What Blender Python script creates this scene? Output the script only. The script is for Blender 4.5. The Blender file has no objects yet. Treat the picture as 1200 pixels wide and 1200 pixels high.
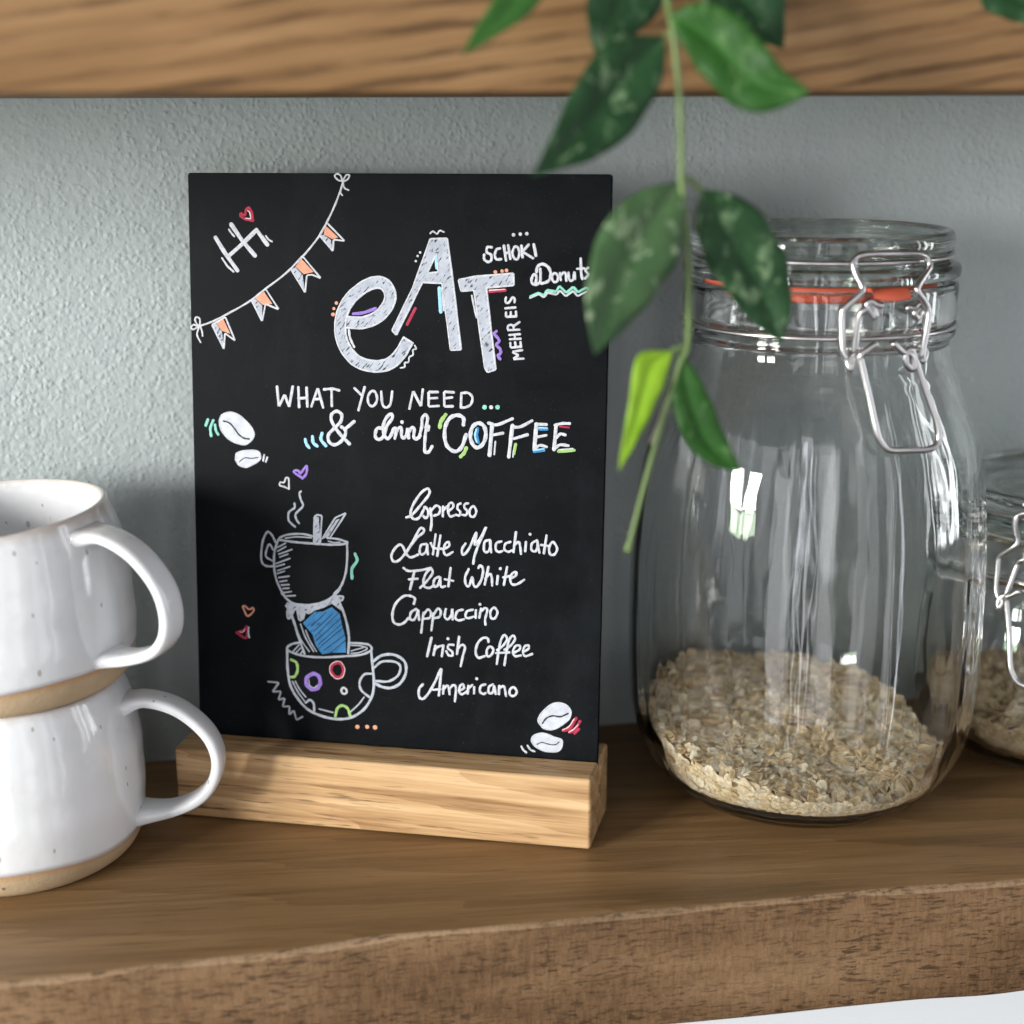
import bpy, bmesh, math, random
from mathutils import Vector, Matrix
from mathutils.geometry import tessellate_polygon

S = 0.01                      # everything below is written in centimetres
scene = bpy.context.scene
COL = scene.collection

# ------------------------------------------------------------------ camera
cam_d = bpy.data.cameras.new('camera')
cam = bpy.data.objects.new('camera', cam_d)
COL.objects.link(cam)
_r = Vector((0.98244086, -0.18652814, -0.00414921))
_u = Vector((0.05289574, 0.25713684, 0.96492626))
_f = Vector((0.17891899, 0.94820246, -0.26248828))
M = Matrix((_r, _u, -_f)).transposed().to_4x4()
M.translation = Vector((-4.8857, -49.0879, 24.7975)) * S
cam.matrix_world = M
cam_d.sensor_width = 36
cam_d.lens = 36 * 1730.04 / 1200
cam_d.clip_start = 0.01
cam_d.clip_end = 60
cam_d.dof.use_dof = True
cam_d.dof.focus_distance = 0.507
cam_d.dof.aperture_fstop = 5.4
scene.camera = cam

# ------------------------------------------------------------------ render settings
scene.render.engine = 'CYCLES'
cy = scene.cycles
cy.max_bounces = 20
cy.transmission_bounces = 16
cy.transparent_max_bounces = 16
cy.glossy_bounces = 6
cy.diffuse_bounces = 4
cy.caustics_refractive = True
cy.caustics_reflective = True
cy.blur_glossy = 0.6
cy.sample_clamp_indirect = 60.0
cy.use_denoising = True
scene.view_settings.view_transform = 'Standard'
scene.view_settings.look = 'None'
scene.view_settings.exposure = -0.04
scene.view_settings.gamma = 1.0
scene.view_settings.use_curve_mapping = False

# ------------------------------------------------------------------ node helpers
class NT:
    def __init__(self, tree):
        self.t = tree
        self.n = tree.nodes
    def new(self, kind, **kw):
        nd = self.n.new(kind)
        for k, v in kw.items():
            setattr(nd, k, v)
        return nd
    def link(self, a, b):
        self.t.links.new(a, b)
    def val(self, sock, v):
        if hasattr(v, 'is_linked') or isinstance(v, bpy.types.NodeSocket):
            self.link(v, sock)
        else:
            sock.default_value = v
    def math(self, op, a, b=0.0, clamp=False):
        nd = self.new('ShaderNodeMath', operation=op, use_clamp=clamp)
        self.val(nd.inputs[0], a)
        self.val(nd.inputs[1], b)
        return nd.outputs[0]
    def coords(self, scale=(1, 1, 1), rot=(0, 0, 0), loc=(0, 0, 0), out='Object'):
        tc = self.new('ShaderNodeTexCoord')
        mp = self.new('ShaderNodeMapping')
        mp.inputs['Scale'].default_value = scale
        mp.inputs['Rotation'].default_value = rot
        mp.inputs['Location'].default_value = loc
        self.link(tc.outputs[out], mp.inputs['Vector'])
        return mp.outputs[0]
    def scaled(self, vec, scale):
        mp = self.new('ShaderNodeMapping')
        mp.inputs['Scale'].default_value = scale
        self.link(vec, mp.inputs['Vector'])
        return mp.outputs[0]
    def noise(self, vec, scale=1.0, detail=3.0, rough=0.55, dist=0.0):
        nd = self.new('ShaderNodeTexNoise')
        self.link(vec, nd.inputs['Vector'])
        nd.inputs['Scale'].default_value = scale
        nd.inputs['Detail'].default_value = detail
        nd.inputs['Roughness'].default_value = rough
        nd.inputs['Distortion'].default_value = dist
        return nd.outputs['Fac']
    def ramp(self, fac, stops, interp='LINEAR'):
        nd = self.new('ShaderNodeValToRGB')
        cr = nd.color_ramp
        cr.interpolation = interp
        while len(cr.elements) < len(stops):
            cr.elements.new(0.5)
        for e, (p, c) in zip(cr.elements, stops):
            e.position = p
            e.color = (c, c, c, 1) if isinstance(c, (int, float)) else (*c, 1)
        self.link(fac, nd.inputs[0])
        return nd.outputs[0]
    def mix(self, fac, a, b, mode='MIX'):
        nd = self.new('ShaderNodeMix', data_type='RGBA', blend_type=mode)
        self.val(nd.inputs[0], fac)
        for s, v in ((nd.inputs[6], a), (nd.inputs[7], b)):
            if isinstance(v, tuple):
                s.default_value = (*v, 1) if len(v) == 3 else v
            else:
                self.link(v, s)
        return nd.outputs[2]
    def bump(self, h, strength=0.3, dist=0.001):
        nd = self.new('ShaderNodeBump')
        nd.inputs['Strength'].default_value = strength
        nd.inputs['Distance'].default_value = dist
        self.link(h, nd.inputs['Height'])
        return nd.outputs[0]

def new_mat(name):
    m = bpy.data.materials.new(name)
    m.use_nodes = True
    t = NT(m.node_tree)
    return m, t, m.node_tree.nodes['Principled BSDF']

def plain(name, col, rough=0.5, metal=0.0, spec=0.5):
    m, t, p = new_mat(name)
    p.inputs['Base Color'].default_value = (*col, 1)
    p.inputs['Roughness'].default_value = rough
    p.inputs['Metallic'].default_value = metal
    p.inputs['Specular IOR Level'].default_value = spec
    return m

# ------------------------------------------------------------------ world: the dim room round the shelf
world = bpy.data.worlds.new('World')
scene.world = world
world.use_nodes = True
wt = NT(world.node_tree)
bg = world.node_tree.nodes['Background']
tc = wt.new('ShaderNodeTexCoord')
sep = wt.new('ShaderNodeSeparateXYZ')
wt.link(tc.outputs['Generated'], sep.inputs[0])
elev = wt.math('MULTIPLY_ADD', sep.outputs[2], 0.5)
elev.node.inputs[2].default_value = 0.5
base = wt.ramp(elev, [(0.0, (0.10, 0.085, 0.07)), (0.40, (0.16, 0.15, 0.14)), (0.47, (0.42, 0.45, 0.47)), (0.62, (0.62, 0.66, 0.70)), (1.0, (0.80, 0.83, 0.86))])
streak = wt.noise(wt.scaled(tc.outputs['Generated'], (1.0, 1.0, 0.10)), 9.0, 3.0)
bands = wt.ramp(streak, [(0.40, 0.22), (0.52, 0.7), (0.60, 1.6), (0.68, 3.6)])
wt.link(wt.mix(1.0, base, bands, 'MULTIPLY'), bg.inputs[0])
bg.inputs[1].default_value = 0.36

# ------------------------------------------------------------------ lamps: two windows of the room, plus added strips and panels
def window_light(name, loc, target, w, h, power, col):
    d = bpy.data.lights.new(name, 'AREA')
    d.shape = 'RECTANGLE'
    d.size, d.size_y = w * S, h * S
    d.energy = power
    d.color = col
    o = bpy.data.objects.new(name, d)
    COL.objects.link(o)
    o.location = Vector(loc) * S
    dv = (Vector(target) - Vector(loc))
    o.rotation_euler = dv.to_track_quat('-Z', 'Y').to_euler()
    return o
for wx, wy in ((-186, -78), (-168, -112)):
    window_light('window_light', (wx, wy, 42), (2, 0, 10), 27, 52, 34, (1.0, 0.985, 0.96))      # open sky
    window_light('window_light', (wx, wy, 4), (2, 0, 10), 27, 20, 2.6, (0.80, 1.0, 0.72))      # garden below it
for wx, wy, ww, pw in ((178, -22, 10, 4.2), (176, -40, 6, 2.8), (172, -58, 9, 2.6)):
    window_light('window_light', (wx, wy, 46), (8, 0, 10), ww, 130, pw, (0.95, 0.97, 1.0))
# added unseen strips and broad panels for jar streaks and soft front fill
for wx, wy, ww, pw in ((-57, -190, 6, 2.0), (-42, -196, 3, 0.9), (150, -146, 6, 1.8), (132, -165, 3, 0.8)):
    window_light('streak_strip_light', (wx, wy, 5), (8, 0, 5), ww, 215, pw * 1.1, (0.93, 0.92, 1.0))
for wx, wy, ww, pw in ((-110, -165, 46, 7.5), (-20, -205, 34, 4.5), (60, -205, 26, 3.2), (118, -172, 18, 2.4)):
    window_light('fill_panel_light', (wx, wy, 8), (4, 0, 5), ww, 215, pw * 1.0, (0.97, 0.97, 1.0))

# ------------------------------------------------------------------ object helpers
def tag(o, label=None, cat=None, group=None, kind=None):
    if label: o['label'] = label
    if cat: o['category'] = cat
    if group: o['group'] = group
    if kind: o['kind'] = kind
    return o

def empty(name, loc=(0, 0, 0), rot=(0, 0, 0)):
    o = bpy.data.objects.new(name, None)
    o.empty_display_size = 0.01
    COL.objects.link(o)
    o.location = Vector(loc) * S
    o.rotation_euler = rot
    return o

def mesh(name, verts, faces, mats, parent=None, loc=None, rot=None, smooth=True, mi=None, sharp=None):
    me = bpy.data.meshes.new(name)
    me.from_pydata([tuple(c * S for c in v) for v in verts], [], faces)
    if not isinstance(mats, (list, tuple)):
        mats = [mats]
    for m in mats:
        me.materials.append(m)
    if mi:
        me.polygons.foreach_set('material_index', mi)
    if smooth:
        me.polygons.foreach_set('use_smooth', [True] * len(me.polygons))
    bm = bmesh.new()
    bm.from_mesh(me)
    bmesh.ops.recalc_face_normals(bm, faces=bm.faces)
    bm.to_mesh(me)
    bm.free()
    if sharp:
        me.set_sharp_from_angle(angle=math.radians(sharp))
    me.update()
    o = bpy.data.objects.new(name, me)
    COL.objects.link(o)
    if parent: o.parent = parent
    if loc is not None: o.location = Vector(loc) * S
    if rot is not None: o.rotation_euler = rot
    return o

def catmull(P, n=6, closed=False):
    P = [Vector(p) for p in P]
    if len(P) < 3: return P
    out = []
    N = len(P)
    for i in range(N if closed else N - 1):
        p1, p2 = P[i], P[(i + 1) % N]
        p0 = P[(i - 1) % N] if (closed or i > 0) else p1 * 2 - p2
        p3 = P[(i + 2) % N] if (closed or i + 2 < N) else p2 * 2 - p1
        for k in range(n):
            t = k / n
            out.append(0.5 * ((2 * p1) + (p2 - p0) * t + (2 * p0 - 5 * p1 + 4 * p2 - p3) * t * t + (3 * p1 - p0 - 3 * p2 + p3) * t ** 3))
    if not closed: out.append(P[-1])
    return out

def lathe(prof, seg=128, wob=None, closed=False):
    """prof: list of (r, z). Returns verts, faces. Points with r<1e-4 become poles."""
    V, F, rings = [], [], []
    for r, z in prof:
        if r < 1e-4:
            rings.append([len(V)])
            V.append((0, 0, z))
        else:
            ring = []
            for k in range(seg):
                a = 2 * math.pi * k / seg
                dr, dz = wob(a, r, z) if wob else (0, 0)
                ring.append(len(V))
                V.append(((r + dr) * math.cos(a), (r + dr) * math.sin(a), z + dz))
            rings.append(ring)
    pairs = list(zip(rings, rings[1:]))
    if closed: pairs.append((rings[-1], rings[0]))
    for A, B in pairs:
        for k in range(seg):
            k2 = (k + 1) % seg
            if len(A) == 1 and len(B) == 1: continue
            if len(A) == 1: F.append((A[0], B[k], B[k2]))
            elif len(B) == 1: F.append((A[k], A[k2], B[0]))
            else: F.append((A[k], A[k2], B[k2], B[k]))
    return V, F

def tube(pts, rad, seg=10, V=None, F=None, closed=False, shape=None):
    V = [] if V is None else V
    F = [] if F is None else F
    pts = [Vector(p) for p in pts]
    n = len(pts)
    T = []
    for i in range(n):
        a = pts[(i - 1) % n] if (closed or i > 0) else pts[0]
        b = pts[(i + 1) % n] if (closed or i < n - 1) else pts[-1]
        T.append((b - a).normalized())
    nv = T[0].orthogonal().normalized()
    rings = []
    for i in range(n):
        nv = (nv - T[i] * nv.dot(T[i])).normalized()
        bn = T[i].cross(nv)
        r = rad(i / (n - 1)) if callable(rad) else rad
        ring = []
        for k in range(seg):
            a = 2 * math.pi * k / seg
            ring.append(len(V))
            V.append(tuple(pts[i] + (nv * math.cos(a) + bn * math.sin(a)) * r))
        rings.append(ring)
    for i in range(n if closed else n - 1):
        A, B = rings[i], rings[(i + 1) % n]
        for k in range(seg):
            F.append((A[k], A[(k + 1) % seg], B[(k + 1) % seg], B[k]))
    if not closed:
        F.append(tuple(rings[0][::-1]))
        F.append(tuple(rings[-1]))
    return V, F

# ------------------------------------------------------------------ materials
def wood(name, dark, mid, light, rot=(0, 0, 0), band=38.0, band_x=2.2, pore=0.5, pore_scale=(70, 900, 900), rough=0.5, bump=0.25, contrast=1.0, wave=0.35, wave_scale=18.0, loc=(0, 0, 0)):
    m, t, p = new_mat(name)
    v = t.coords(rot=rot, loc=loc)
    fig = t.noise(t.scaled(v, (band_x, band, band)), 1.0, 4.0, 0.6, 0.4)
    fib = t.noise(t.scaled(v, (14, 520, 520)), 1.0, 3.0, 0.65)
    fine = t.noise(t.scaled(v, (60, 1500, 1500)), 1.0, 2.0, 0.6)
    wv = t.new('ShaderNodeTexWave', wave_type='BANDS', bands_direction='DIAGONAL', wave_profile='SAW')
    t.link(t.scaled(v, (0.12, 1.0, 1.0)), wv.inputs['Vector'])
    wv.inputs['Scale'].default_value = wave_scale
    wv.inputs['Distortion'].default_value = 5.0
    wv.inputs['Detail'].default_value = 3.0
    wv.inputs['Detail Scale'].default_value = 1.6
    s = t.math('MULTIPLY', fig, 0.62)
    s = t.math('ADD', s, t.math('MULTIPLY', fib, 0.30))
    s = t.math('ADD', s, t.math('MULTIPLY', fine, 0.14))
    s = t.math('ADD', s, t.math('MULTIPLY', t.math('SUBTRACT', wv.outputs['Fac'], 0.5), wave))
    lo, hi = 0.53 - 0.2 / contrast, 0.53 + 0.2 / contrast
    col = t.ramp(s, [(lo, dark), (0.53, mid), (hi, light)])
    pr = t.noise(t.scaled(v, pore_scale), 1.0, 2.0, 0.5)
    pm = t.ramp(pr, [(0.60, 0.0), (0.70, 1.0)])
    clus = t.ramp(t.noise(t.scaled(v, (6, 90, 90)), 1.0, 2.0), [(0.40, 0.15), (0.60, 1.0)])
    pm = t.math('MULTIPLY', t.math('MULTIPLY', pm, clus), pore)
    col = t.mix(pm, col, tuple(c * 0.34 for c in dark))
    t.link(col, p.inputs['Base Color'])
    p.inputs['Roughness'].default_value = rough
    p.inputs['Specular IOR Level'].default_value = 0.35
    h = t.math('SUBTRACT', t.math('MULTIPLY', fib, 0.6), t.math('MULTIPLY', pm, 1.2))
    t.link(t.bump(h, bump, 0.0008), p.inputs['Normal'])
    return m

M_SHELF_TOP = wood('oiled oak shelf top', (0.115, 0.061, 0.023), (0.215, 0.122, 0.050), (0.31, 0.185, 0.082), rot=(0, 0, math.radians(5)), band=75, band_x=4, pore=0.45, pore_scale=(40, 900, 900), rough=0.45, wave=0.10, wave_scale=30, contrast=1.05)

def sawn_front(name, dark, mid, light):
    m, t, p = new_mat(name)
    v = t.coords()
    fig = t.noise(t.scaled(v, (9, 40, 40)), 1.0, 4.0, 0.6)
    tick = t.noise(t.scaled(v, (170, 500, 950)), 1.0, 3.5, 0.65, 0.4)
    vert = t.noise(t.scaled(v, (700, 500, 150)), 1.0, 2.0, 0.6)
    fine = t.noise(v, 1400, 3.0, 0.7)
    s = t.math('ADD', t.math('MULTIPLY', fig, 0.55), t.math('MULTIPLY', vert, 0.28))
    s = t.math('ADD', s, t.math('MULTIPLY', fine, 0.2))
    col = t.ramp(s, [(0.38, dark), (0.52, mid), (0.68, light)])
    big = t.ramp(t.noise(t.scaled(v, (25, 40, 60)), 1.0, 2.0), [(0.36, 0.35), (0.58, 1.0)])
    tm = t.ramp(tick, [(0.52, 0.0), (0.64, 1.0)])
    tm = t.math('MULTIPLY', t.math('MULTIPLY', tm, big), 0.75)
    vm = t.ramp(vert, [(0.62, 0.0), (0.74, 1.0)])
    vm = t.math('MULTIPLY', t.math('MULTIPLY', vm, big), 0.45)
    mm = t.math('MAXIMUM', tm, vm)
    col = t.mix(mm, col, tuple(c * 0.3 for c in dark))
    t.link(col, p.inputs['Base Color'])
    p.inputs['Roughness'].default_value = 0.72
    p.inputs['Specular IOR Level'].default_value = 0.25
    h = t.math('SUBTRACT', t.math('ADD', t.math('MULTIPLY', fine, 0.5), t.math('MULTIPLY', vert, 0.4)), t.math('MULTIPLY', mm, 1.3))
    t.link(t.bump(h, 0.35, 0.0008), p.inputs['Normal'])
    return m
M_SHELF_FRONT = sawn_front('rough sawn shelf front', (0.080, 0.041, 0.018), (0.175, 0.098, 0.047), (0.275, 0.166, 0.088))
def dashed_oak(name, dark, mid, light, tilt):
    m, t, p = new_mat(name)
    v = t.coords(rot=(0, math.radians(tilt), 0))
    warp = t.noise(t.scaled(v, (9, 20, 20)), 1.0, 3.0, 0.6)
    sep = t.new('ShaderNodeSeparateXYZ')
    t.link(v, sep.inputs[0])
    zz = t.math('ADD', sep.outputs[2], t.math('MULTIPLY', warp, 0.012))
    line = t.math('SINE', t.math('MULTIPLY', zz, 2 * math.pi / 0.0060))
    line = t.ramp(t.math('MULTIPLY_ADD', line, 0.5), [(0.55, 0.0), (0.82, 1.0)])
    line.node.inputs[0].links[0].from_node.inputs[2].default_value = 0.5
    brk = t.ramp(t.noise(t.scaled(v, (30, 120, 190)), 1.0, 4.0, 0.7), [(0.42, 0.0), (0.60, 1.0)])
    brk2 = t.ramp(t.noise(t.scaled(v, (14, 60, 60)), 1.0, 2.0), [(0.36, 0.25), (0.58, 1.0)])
    d = t.math('MULTIPLY', t.math('MULTIPLY', line, brk), brk2)
    fib = t.noise(t.scaled(v, (14, 420, 420)), 1.0, 3.0, 0.65)
    fig = t.noise(t.scaled(v, (6, 60, 60)), 1.0, 3.0, 0.6)
    col = t.ramp(t.math('ADD', t.math('MULTIPLY', fib, 0.4), t.math('MULTIPLY', fig, 0.6)), [(0.36, tuple(0.5 * (a + b) for a, b in zip(dark, mid))), (0.5, mid), (0.66, light)])
    col = t.mix(t.math('MULTIPLY', line, 0.28), col, dark)
    col = t.mix(t.math('MULTIPLY', d, 0.62), col, tuple(c * 0.36 for c in dark))
    t.link(col, p.inputs['Base Color'])
    p.inputs['Roughness'].default_value = 0.58
    p.inputs['Specular IOR Level'].default_value = 0.3
    t.link(t.bump(t.math('SUBTRACT', t.math('MULTIPLY', fib, 0.5), d), 0.3, 0.001), p.inputs['Normal'])
    return m
M_WORN = sawn_front('worn shelf edge', (0.15, 0.09, 0.048), (0.26, 0.165, 0.092), (0.38, 0.255, 0.155))
M_UPPER = dashed_oak('upper shelf oak', (0.13, 0.062, 0.023), (0.255, 0.138, 0.056), (0.335, 0.195, 0.088), 8)
M_STAND = wood('light oiled oak', (0.25, 0.13, 0.052), (0.49, 0.305, 0.148), (0.64, 0.44, 0.245), rot=(0, math.radians(-1.0), 0), band=230, band_x=10, pore=0.9, pore_scale=(60, 1000, 1000), rough=0.5, wave=0.10, wave_scale=45, contrast=1.15, loc=(0.3, 0.1, 0.2))

def plaster():
    m, t, p = new_mat('grey green roughcast paint')
    v = t.coords()
    vo = t.new('ShaderNodeTexVoronoi', feature='SMOOTH_F1')
    wob = t.new('ShaderNodeTexNoise')
    t.link(v, wob.inputs['Vector'])
    wob.inputs['Scale'].default_value = 300
    vm = t.new('ShaderNodeVectorMath', operation='MULTIPLY_ADD')
    t.link(wob.outputs['Color'], vm.inputs[0])
    vm.inputs[1].default_value = (0.0022, 0.0022, 0.0022)
    t.link(v, vm.inputs[2])
    t.link(vm.outputs[0], vo.inputs['Vector'])
    vo.inputs['Scale'].default_value = 520
    vo.inputs['Smoothness'].default_value = 0.55
    sc_ = t.new('ShaderNodeSeparateColor')
    t.link(vo.outputs['Color'], sc_.inputs[0])
    lump = t.math('MULTIPLY', t.math('SUBTRACT', 1.0, t.math('MULTIPLY', vo.outputs['Distance'], 1.5)), t.math('MULTIPLY_ADD', sc_.outputs[0], 0.9))
    lump.node.inputs[1].links[0].from_node.inputs[2].default_value = 0.25
    b2 = t.noise(v, 1300, 2.0, 0.5)
    b3 = t.noise(v, 60, 2.0, 0.5)
    b4 = t.noise(v, 170, 2.0, 0.5)
    patch = t.ramp(t.noise(t.scaled(v, (14, 14, 8)), 1.0, 3.0, 0.6), [(0.36, 0.45), (0.62, 1.15)])
    h = t.math('ADD', t.math('MULTIPLY', lump, patch), t.math('MULTIPLY', b2, 0.15))
    h = t.math('ADD', h, t.math('MULTIPLY', b4, 0.9))
    col = t.mix(b3, (0.365, 0.41, 0.41), (0.405, 0.45, 0.447))
    t.link(col, p.inputs['Base Color'])
    p.inputs['Roughness'].default_value = 0.55
    p.inputs['Specular IOR Level'].default_value = 0.4
    t.link(t.bump(h, 0.55, 0.0008), p.inputs['Normal'])
    return m
M_WALL = plaster()
M_SPLASH = plain('white glazed splashback', (0.80, 0.83, 0.86), 0.3)

def board_mat():
    m, t, p = new_mat('matt black chalkboard')
    v = t.coords()
    n = t.noise(v, 900, 3.0, 0.7)
    sm = t.noise(t.scaled(v, (30, 30, 55)), 1.0, 4.0, 0.65)
    col = t.ramp(sm, [(0.3, (0.0025, 0.0032, 0.0042)), (0.75, (0.0065, 0.008, 0.0095))])
    dust = t.ramp(t.noise(v, 1500, 1.0, 0.4), [(0.70, 0.0), (0.80, 1.0)])
    smear = t.ramp(t.noise(t.scaled(v, (25, 25, 9)), 1.0, 5.0, 0.7), [(0.52, 0.0), (0.78, 1.0)])
    col = t.mix(t.math('MULTIPLY', smear, 0.06), col, (0.10, 0.11, 0.12))
    col = t.mix(t.math('MULTIPLY', dust, 0.25), col, (0.12, 0.12, 0.125))
    t.link(col, p.inputs['Base Color'])
    t.link(t.ramp(sm, [(0.3, 0.42), (0.7, 0.52)]), p.inputs['Roughness'])
    p.inputs['Specular IOR Level'].default_value = 0.045
    t.link(t.bump(n, 0.10, 0.0004), p.inputs['Normal'])
    return m
M_BOARD = board_mat()
M_EDGE = M_BOARD

def pen(name, col, var=0.25):
    m, t, p = new_mat(name)
    v = t.coords()
    n = t.noise(v, 620, 4.0, 0.75)
    c2 = tuple(c * (1 - var) for c in col)
    t.link(t.mix(t.ramp(n, [(0.35, 0.0), (0.65, 1.0)]), c2, col), p.inputs['Base Color'])
    p.inputs['Roughness'].default_value = 0.7
    p.inputs['Specular IOR Level'].default_value = 0.2
    return m

def scribble(name, col, black, lo, hi, ang, sc=(260, 260, 1300)):
    m, t, p = new_mat(name)
    v = t.coords(rot=(0, math.radians(ang), 0))
    n = t.noise(t.scaled(v, sc), 1.0, 2.0, 0.6)
    w = t.noise(v, 230, 3.0, 0.6)
    c = t.mix(t.ramp(w, [(0.35, 0.0), (0.65, 1.0)]), tuple(x * 0.78 for x in col), col)
    f = t.ramp(n, [(lo, 0.0), (hi, 1.0)])
    t.link(t.mix(f, c, black), p.inputs['Base Color'])
    p.inputs['Roughness'].default_value = 0.7
    p.inputs['Specular IOR Level'].default_value = 0.2
    return m

INK = {
    'W': pen('white chalk marker', (0.60, 0.62, 0.67), 0.36),
    'S': pen('thin white chalk marker', (0.46, 0.49, 0.55), 0.3),
    'G': scribble('grey scribbled fill', (0.43, 0.46, 0.53), (0.02, 0.022, 0.027), 0.57, 0.645, 50, (330, 330, 1300)),
    'F': scribble('pale solid fill', (0.56, 0.585, 0.65), (0.40, 0.42, 0.48), 0.58, 0.74, 30),
    'P': scribble('peach marker', (0.72, 0.33, 0.22), (0.10, 0.05, 0.04), 0.66, 0.74, -65),
    'R': pen('red marker', (0.42, 0.035, 0.075), 0.35),
    'K': pen('pink marker', (0.85, 0.60, 0.62)),
    'V': pen('violet marker', (0.30, 0.19, 0.58), 0.3),
    'N': pen('green marker', (0.34, 0.54, 0.18), 0.3),
    'T': pen('teal marker', (0.26, 0.62, 0.52), 0.3),
    'L': pen('light blue marker', (0.34, 0.63, 0.82), 0.25),
    'B': scribble('blue marker', (0.055, 0.235, 0.50), (0.02, 0.08, 0.19), 0.55, 0.66, 45, (150, 150, 900)),
    'D': plain('bare black board between marks', (0.012, 0.013, 0.015), 0.5, 0, 0.3),
}
INK_KEYS = list(INK)

def glass(name, tint=(0.985, 0.995, 0.99), rough=0.0):
    m, t, p = new_mat(name)
    p.inputs['Base Color'].default_value = (*tint, 1)
    p.inputs['Transmission Weight'].default_value = 1.0
    p.inputs['Roughness'].default_value = rough
    p.inputs['IOR'].default_value = 1.5
    v = t.coords(scale=(1, 1, 0.25))
    n = t.noise(v, 42, 2.5, 0.5)
    t.link(t.bump(n, 0.26, 0.003), p.inputs['Normal'])
    return m
M_GLASS = glass('clear jar glass')
M_LID = glass('clear lid glass', (0.74, 0.81, 0.775))
M_STEEL = plain('bright steel wire', (0.60, 0.59, 0.59), 0.3, 1.0)
M_PALE = plain('pale cream rubber', (0.68, 0.66, 0.56), 0.5)
M_RUBBER = plain('orange rubber', (0.55, 0.10, 0.05), 0.5)

def glaze():
    m, t, p = new_mat('white speckled glaze')
    v = t.coords()
    vn = t.new('ShaderNodeTexVoronoi', feature='F1')
    t.link(t.scaled(v, (1, 1, 0.5)), vn.inputs['Vector'])
    vn.inputs['Scale'].default_value = 300
    rnd = t.new('ShaderNodeSeparateColor')
    t.link(vn.outputs['Color'], rnd.inputs[0])
    size = t.math('MULTIPLY', t.math('POWER', rnd.outputs[0], 2.5), 0.24)
    spot = t.math('LESS_THAN', vn.outputs['Distance'], size)
    few = t.math('GREATER_THAN', rnd.outputs[1], 0.55)
    spot = t.math('MULTIPLY', t.math('MULTIPLY', spot, few), 0.5)
    cl = t.noise(t.scaled(v, (30, 30, 12)), 1.0, 3.0, 0.6)
    col = t.mix(cl, (0.66, 0.675, 0.70), (0.80, 0.805, 0.815))
    warm = t.ramp(t.noise(v, 75, 3.0, 0.6), [(0.60, 0.0), (0.78, 0.35)])
    col = t.mix(warm, col, (0.62, 0.53, 0.46))
    rim = t.new('ShaderNodeSeparateXYZ')
    t.link(v, rim.inputs[0])
    thin = t.ramp(t.math('ADD', rim.outputs[2], t.math('MULTIPLY', t.noise(v, 130, 4.0, 0.7), 0.006)), [(0.0640, 0.0), (0.0668, 0.55)])
    col = t.mix(thin, col, (0.42, 0.30, 0.20))
    col = t.mix(spot, col, (0.17, 0.13, 0.10))
    vn2 = t.new('ShaderNodeTexVoronoi', feature='F1')
    t.link(t.scaled(v, (1, 1, 0.35)), vn2.inputs['Vector'])
    vn2.inputs['Scale'].default_value = 120
    r2 = t.new('ShaderNodeSeparateColor')
    t.link(vn2.outputs['Color'], r2.inputs[0])
    faint = t.ramp(t.math('SUBTRACT', t.math('MULTIPLY', t.math('POWER', r2.outputs[0], 4.0), 0.22), vn2.outputs['Distance']), [(0.0, 0.0), (0.08, 0.45)])
    col = t.mix(faint, col, (0.40, 0.38, 0.36))
    t.link(col, p.inputs['Base Color'])
    p.inputs['Roughness'].default_value = 0.14
    p.inputs['Coat Weight'].default_value = 0.3
    p.inputs['Coat Roughness'].default_value = 0.08
    t.link(t.bump(t.noise(v, 110, 2.0, 0.5), 0.14, 0.002), p.inputs['Normal'])
    return m
M_GLAZE = glaze()

def clay():
    m, t, p = new_mat('raw speckled stoneware')
    v = t.coords()
    sepz = t.new('ShaderNodeSeparateXYZ')
    t.link(v, sepz.inputs[0])
    at = t.new('ShaderNodeAttribute', attribute_name='rim')
    base = t.mix(t.noise(v, 160, 3.0, 0.6), (0.40, 0.285, 0.165), (0.52, 0.39, 0.245))
    edge = t.ramp(at.outputs['Fac'], [(0.45, 0.0), (1.0, 0.95)])
    col = t.mix(edge, base, (0.44, 0.20, 0.075))
    vn = t.new('ShaderNodeTexVoronoi', feature='F1')
    t.link(v, vn.inputs['Vector'])
    vn.inputs['Scale'].default_value = 200
    rnd = t.new('ShaderNodeSeparateColor')
    t.link(vn.outputs['Color'], rnd.inputs[0])
    spot = t.math('LESS_THAN', vn.outputs['Distance'], t.math('MULTIPLY', t.math('POWER', rnd.outputs[0], 3.0), 0.16))
    col = t.mix(t.math('MULTIPLY', spot, 0.85), col, (0.08, 0.06, 0.05))
    t.link(col, p.inputs['Base Color'])
    p.inputs['Roughness'].default_value = 0.75
    t.link(t.bump(t.noise(v, 700, 4.0, 0.7), 0.4, 0.0008), p.inputs['Normal'])
    return m
M_CLAY = clay()

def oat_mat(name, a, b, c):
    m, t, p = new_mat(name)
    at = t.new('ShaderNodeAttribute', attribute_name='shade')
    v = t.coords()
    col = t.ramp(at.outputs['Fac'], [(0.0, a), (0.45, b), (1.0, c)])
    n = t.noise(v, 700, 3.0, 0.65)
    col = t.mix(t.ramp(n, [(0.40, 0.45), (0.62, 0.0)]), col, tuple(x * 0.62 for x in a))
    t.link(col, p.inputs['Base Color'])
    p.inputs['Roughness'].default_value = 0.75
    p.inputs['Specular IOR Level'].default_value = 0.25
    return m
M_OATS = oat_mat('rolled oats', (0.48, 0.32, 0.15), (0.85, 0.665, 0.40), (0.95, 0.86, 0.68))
M_GRAIN = oat_mat('toasted grain', (0.48, 0.33, 0.17), (0.64, 0.49, 0.29), (0.74, 0.60, 0.41))

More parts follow.
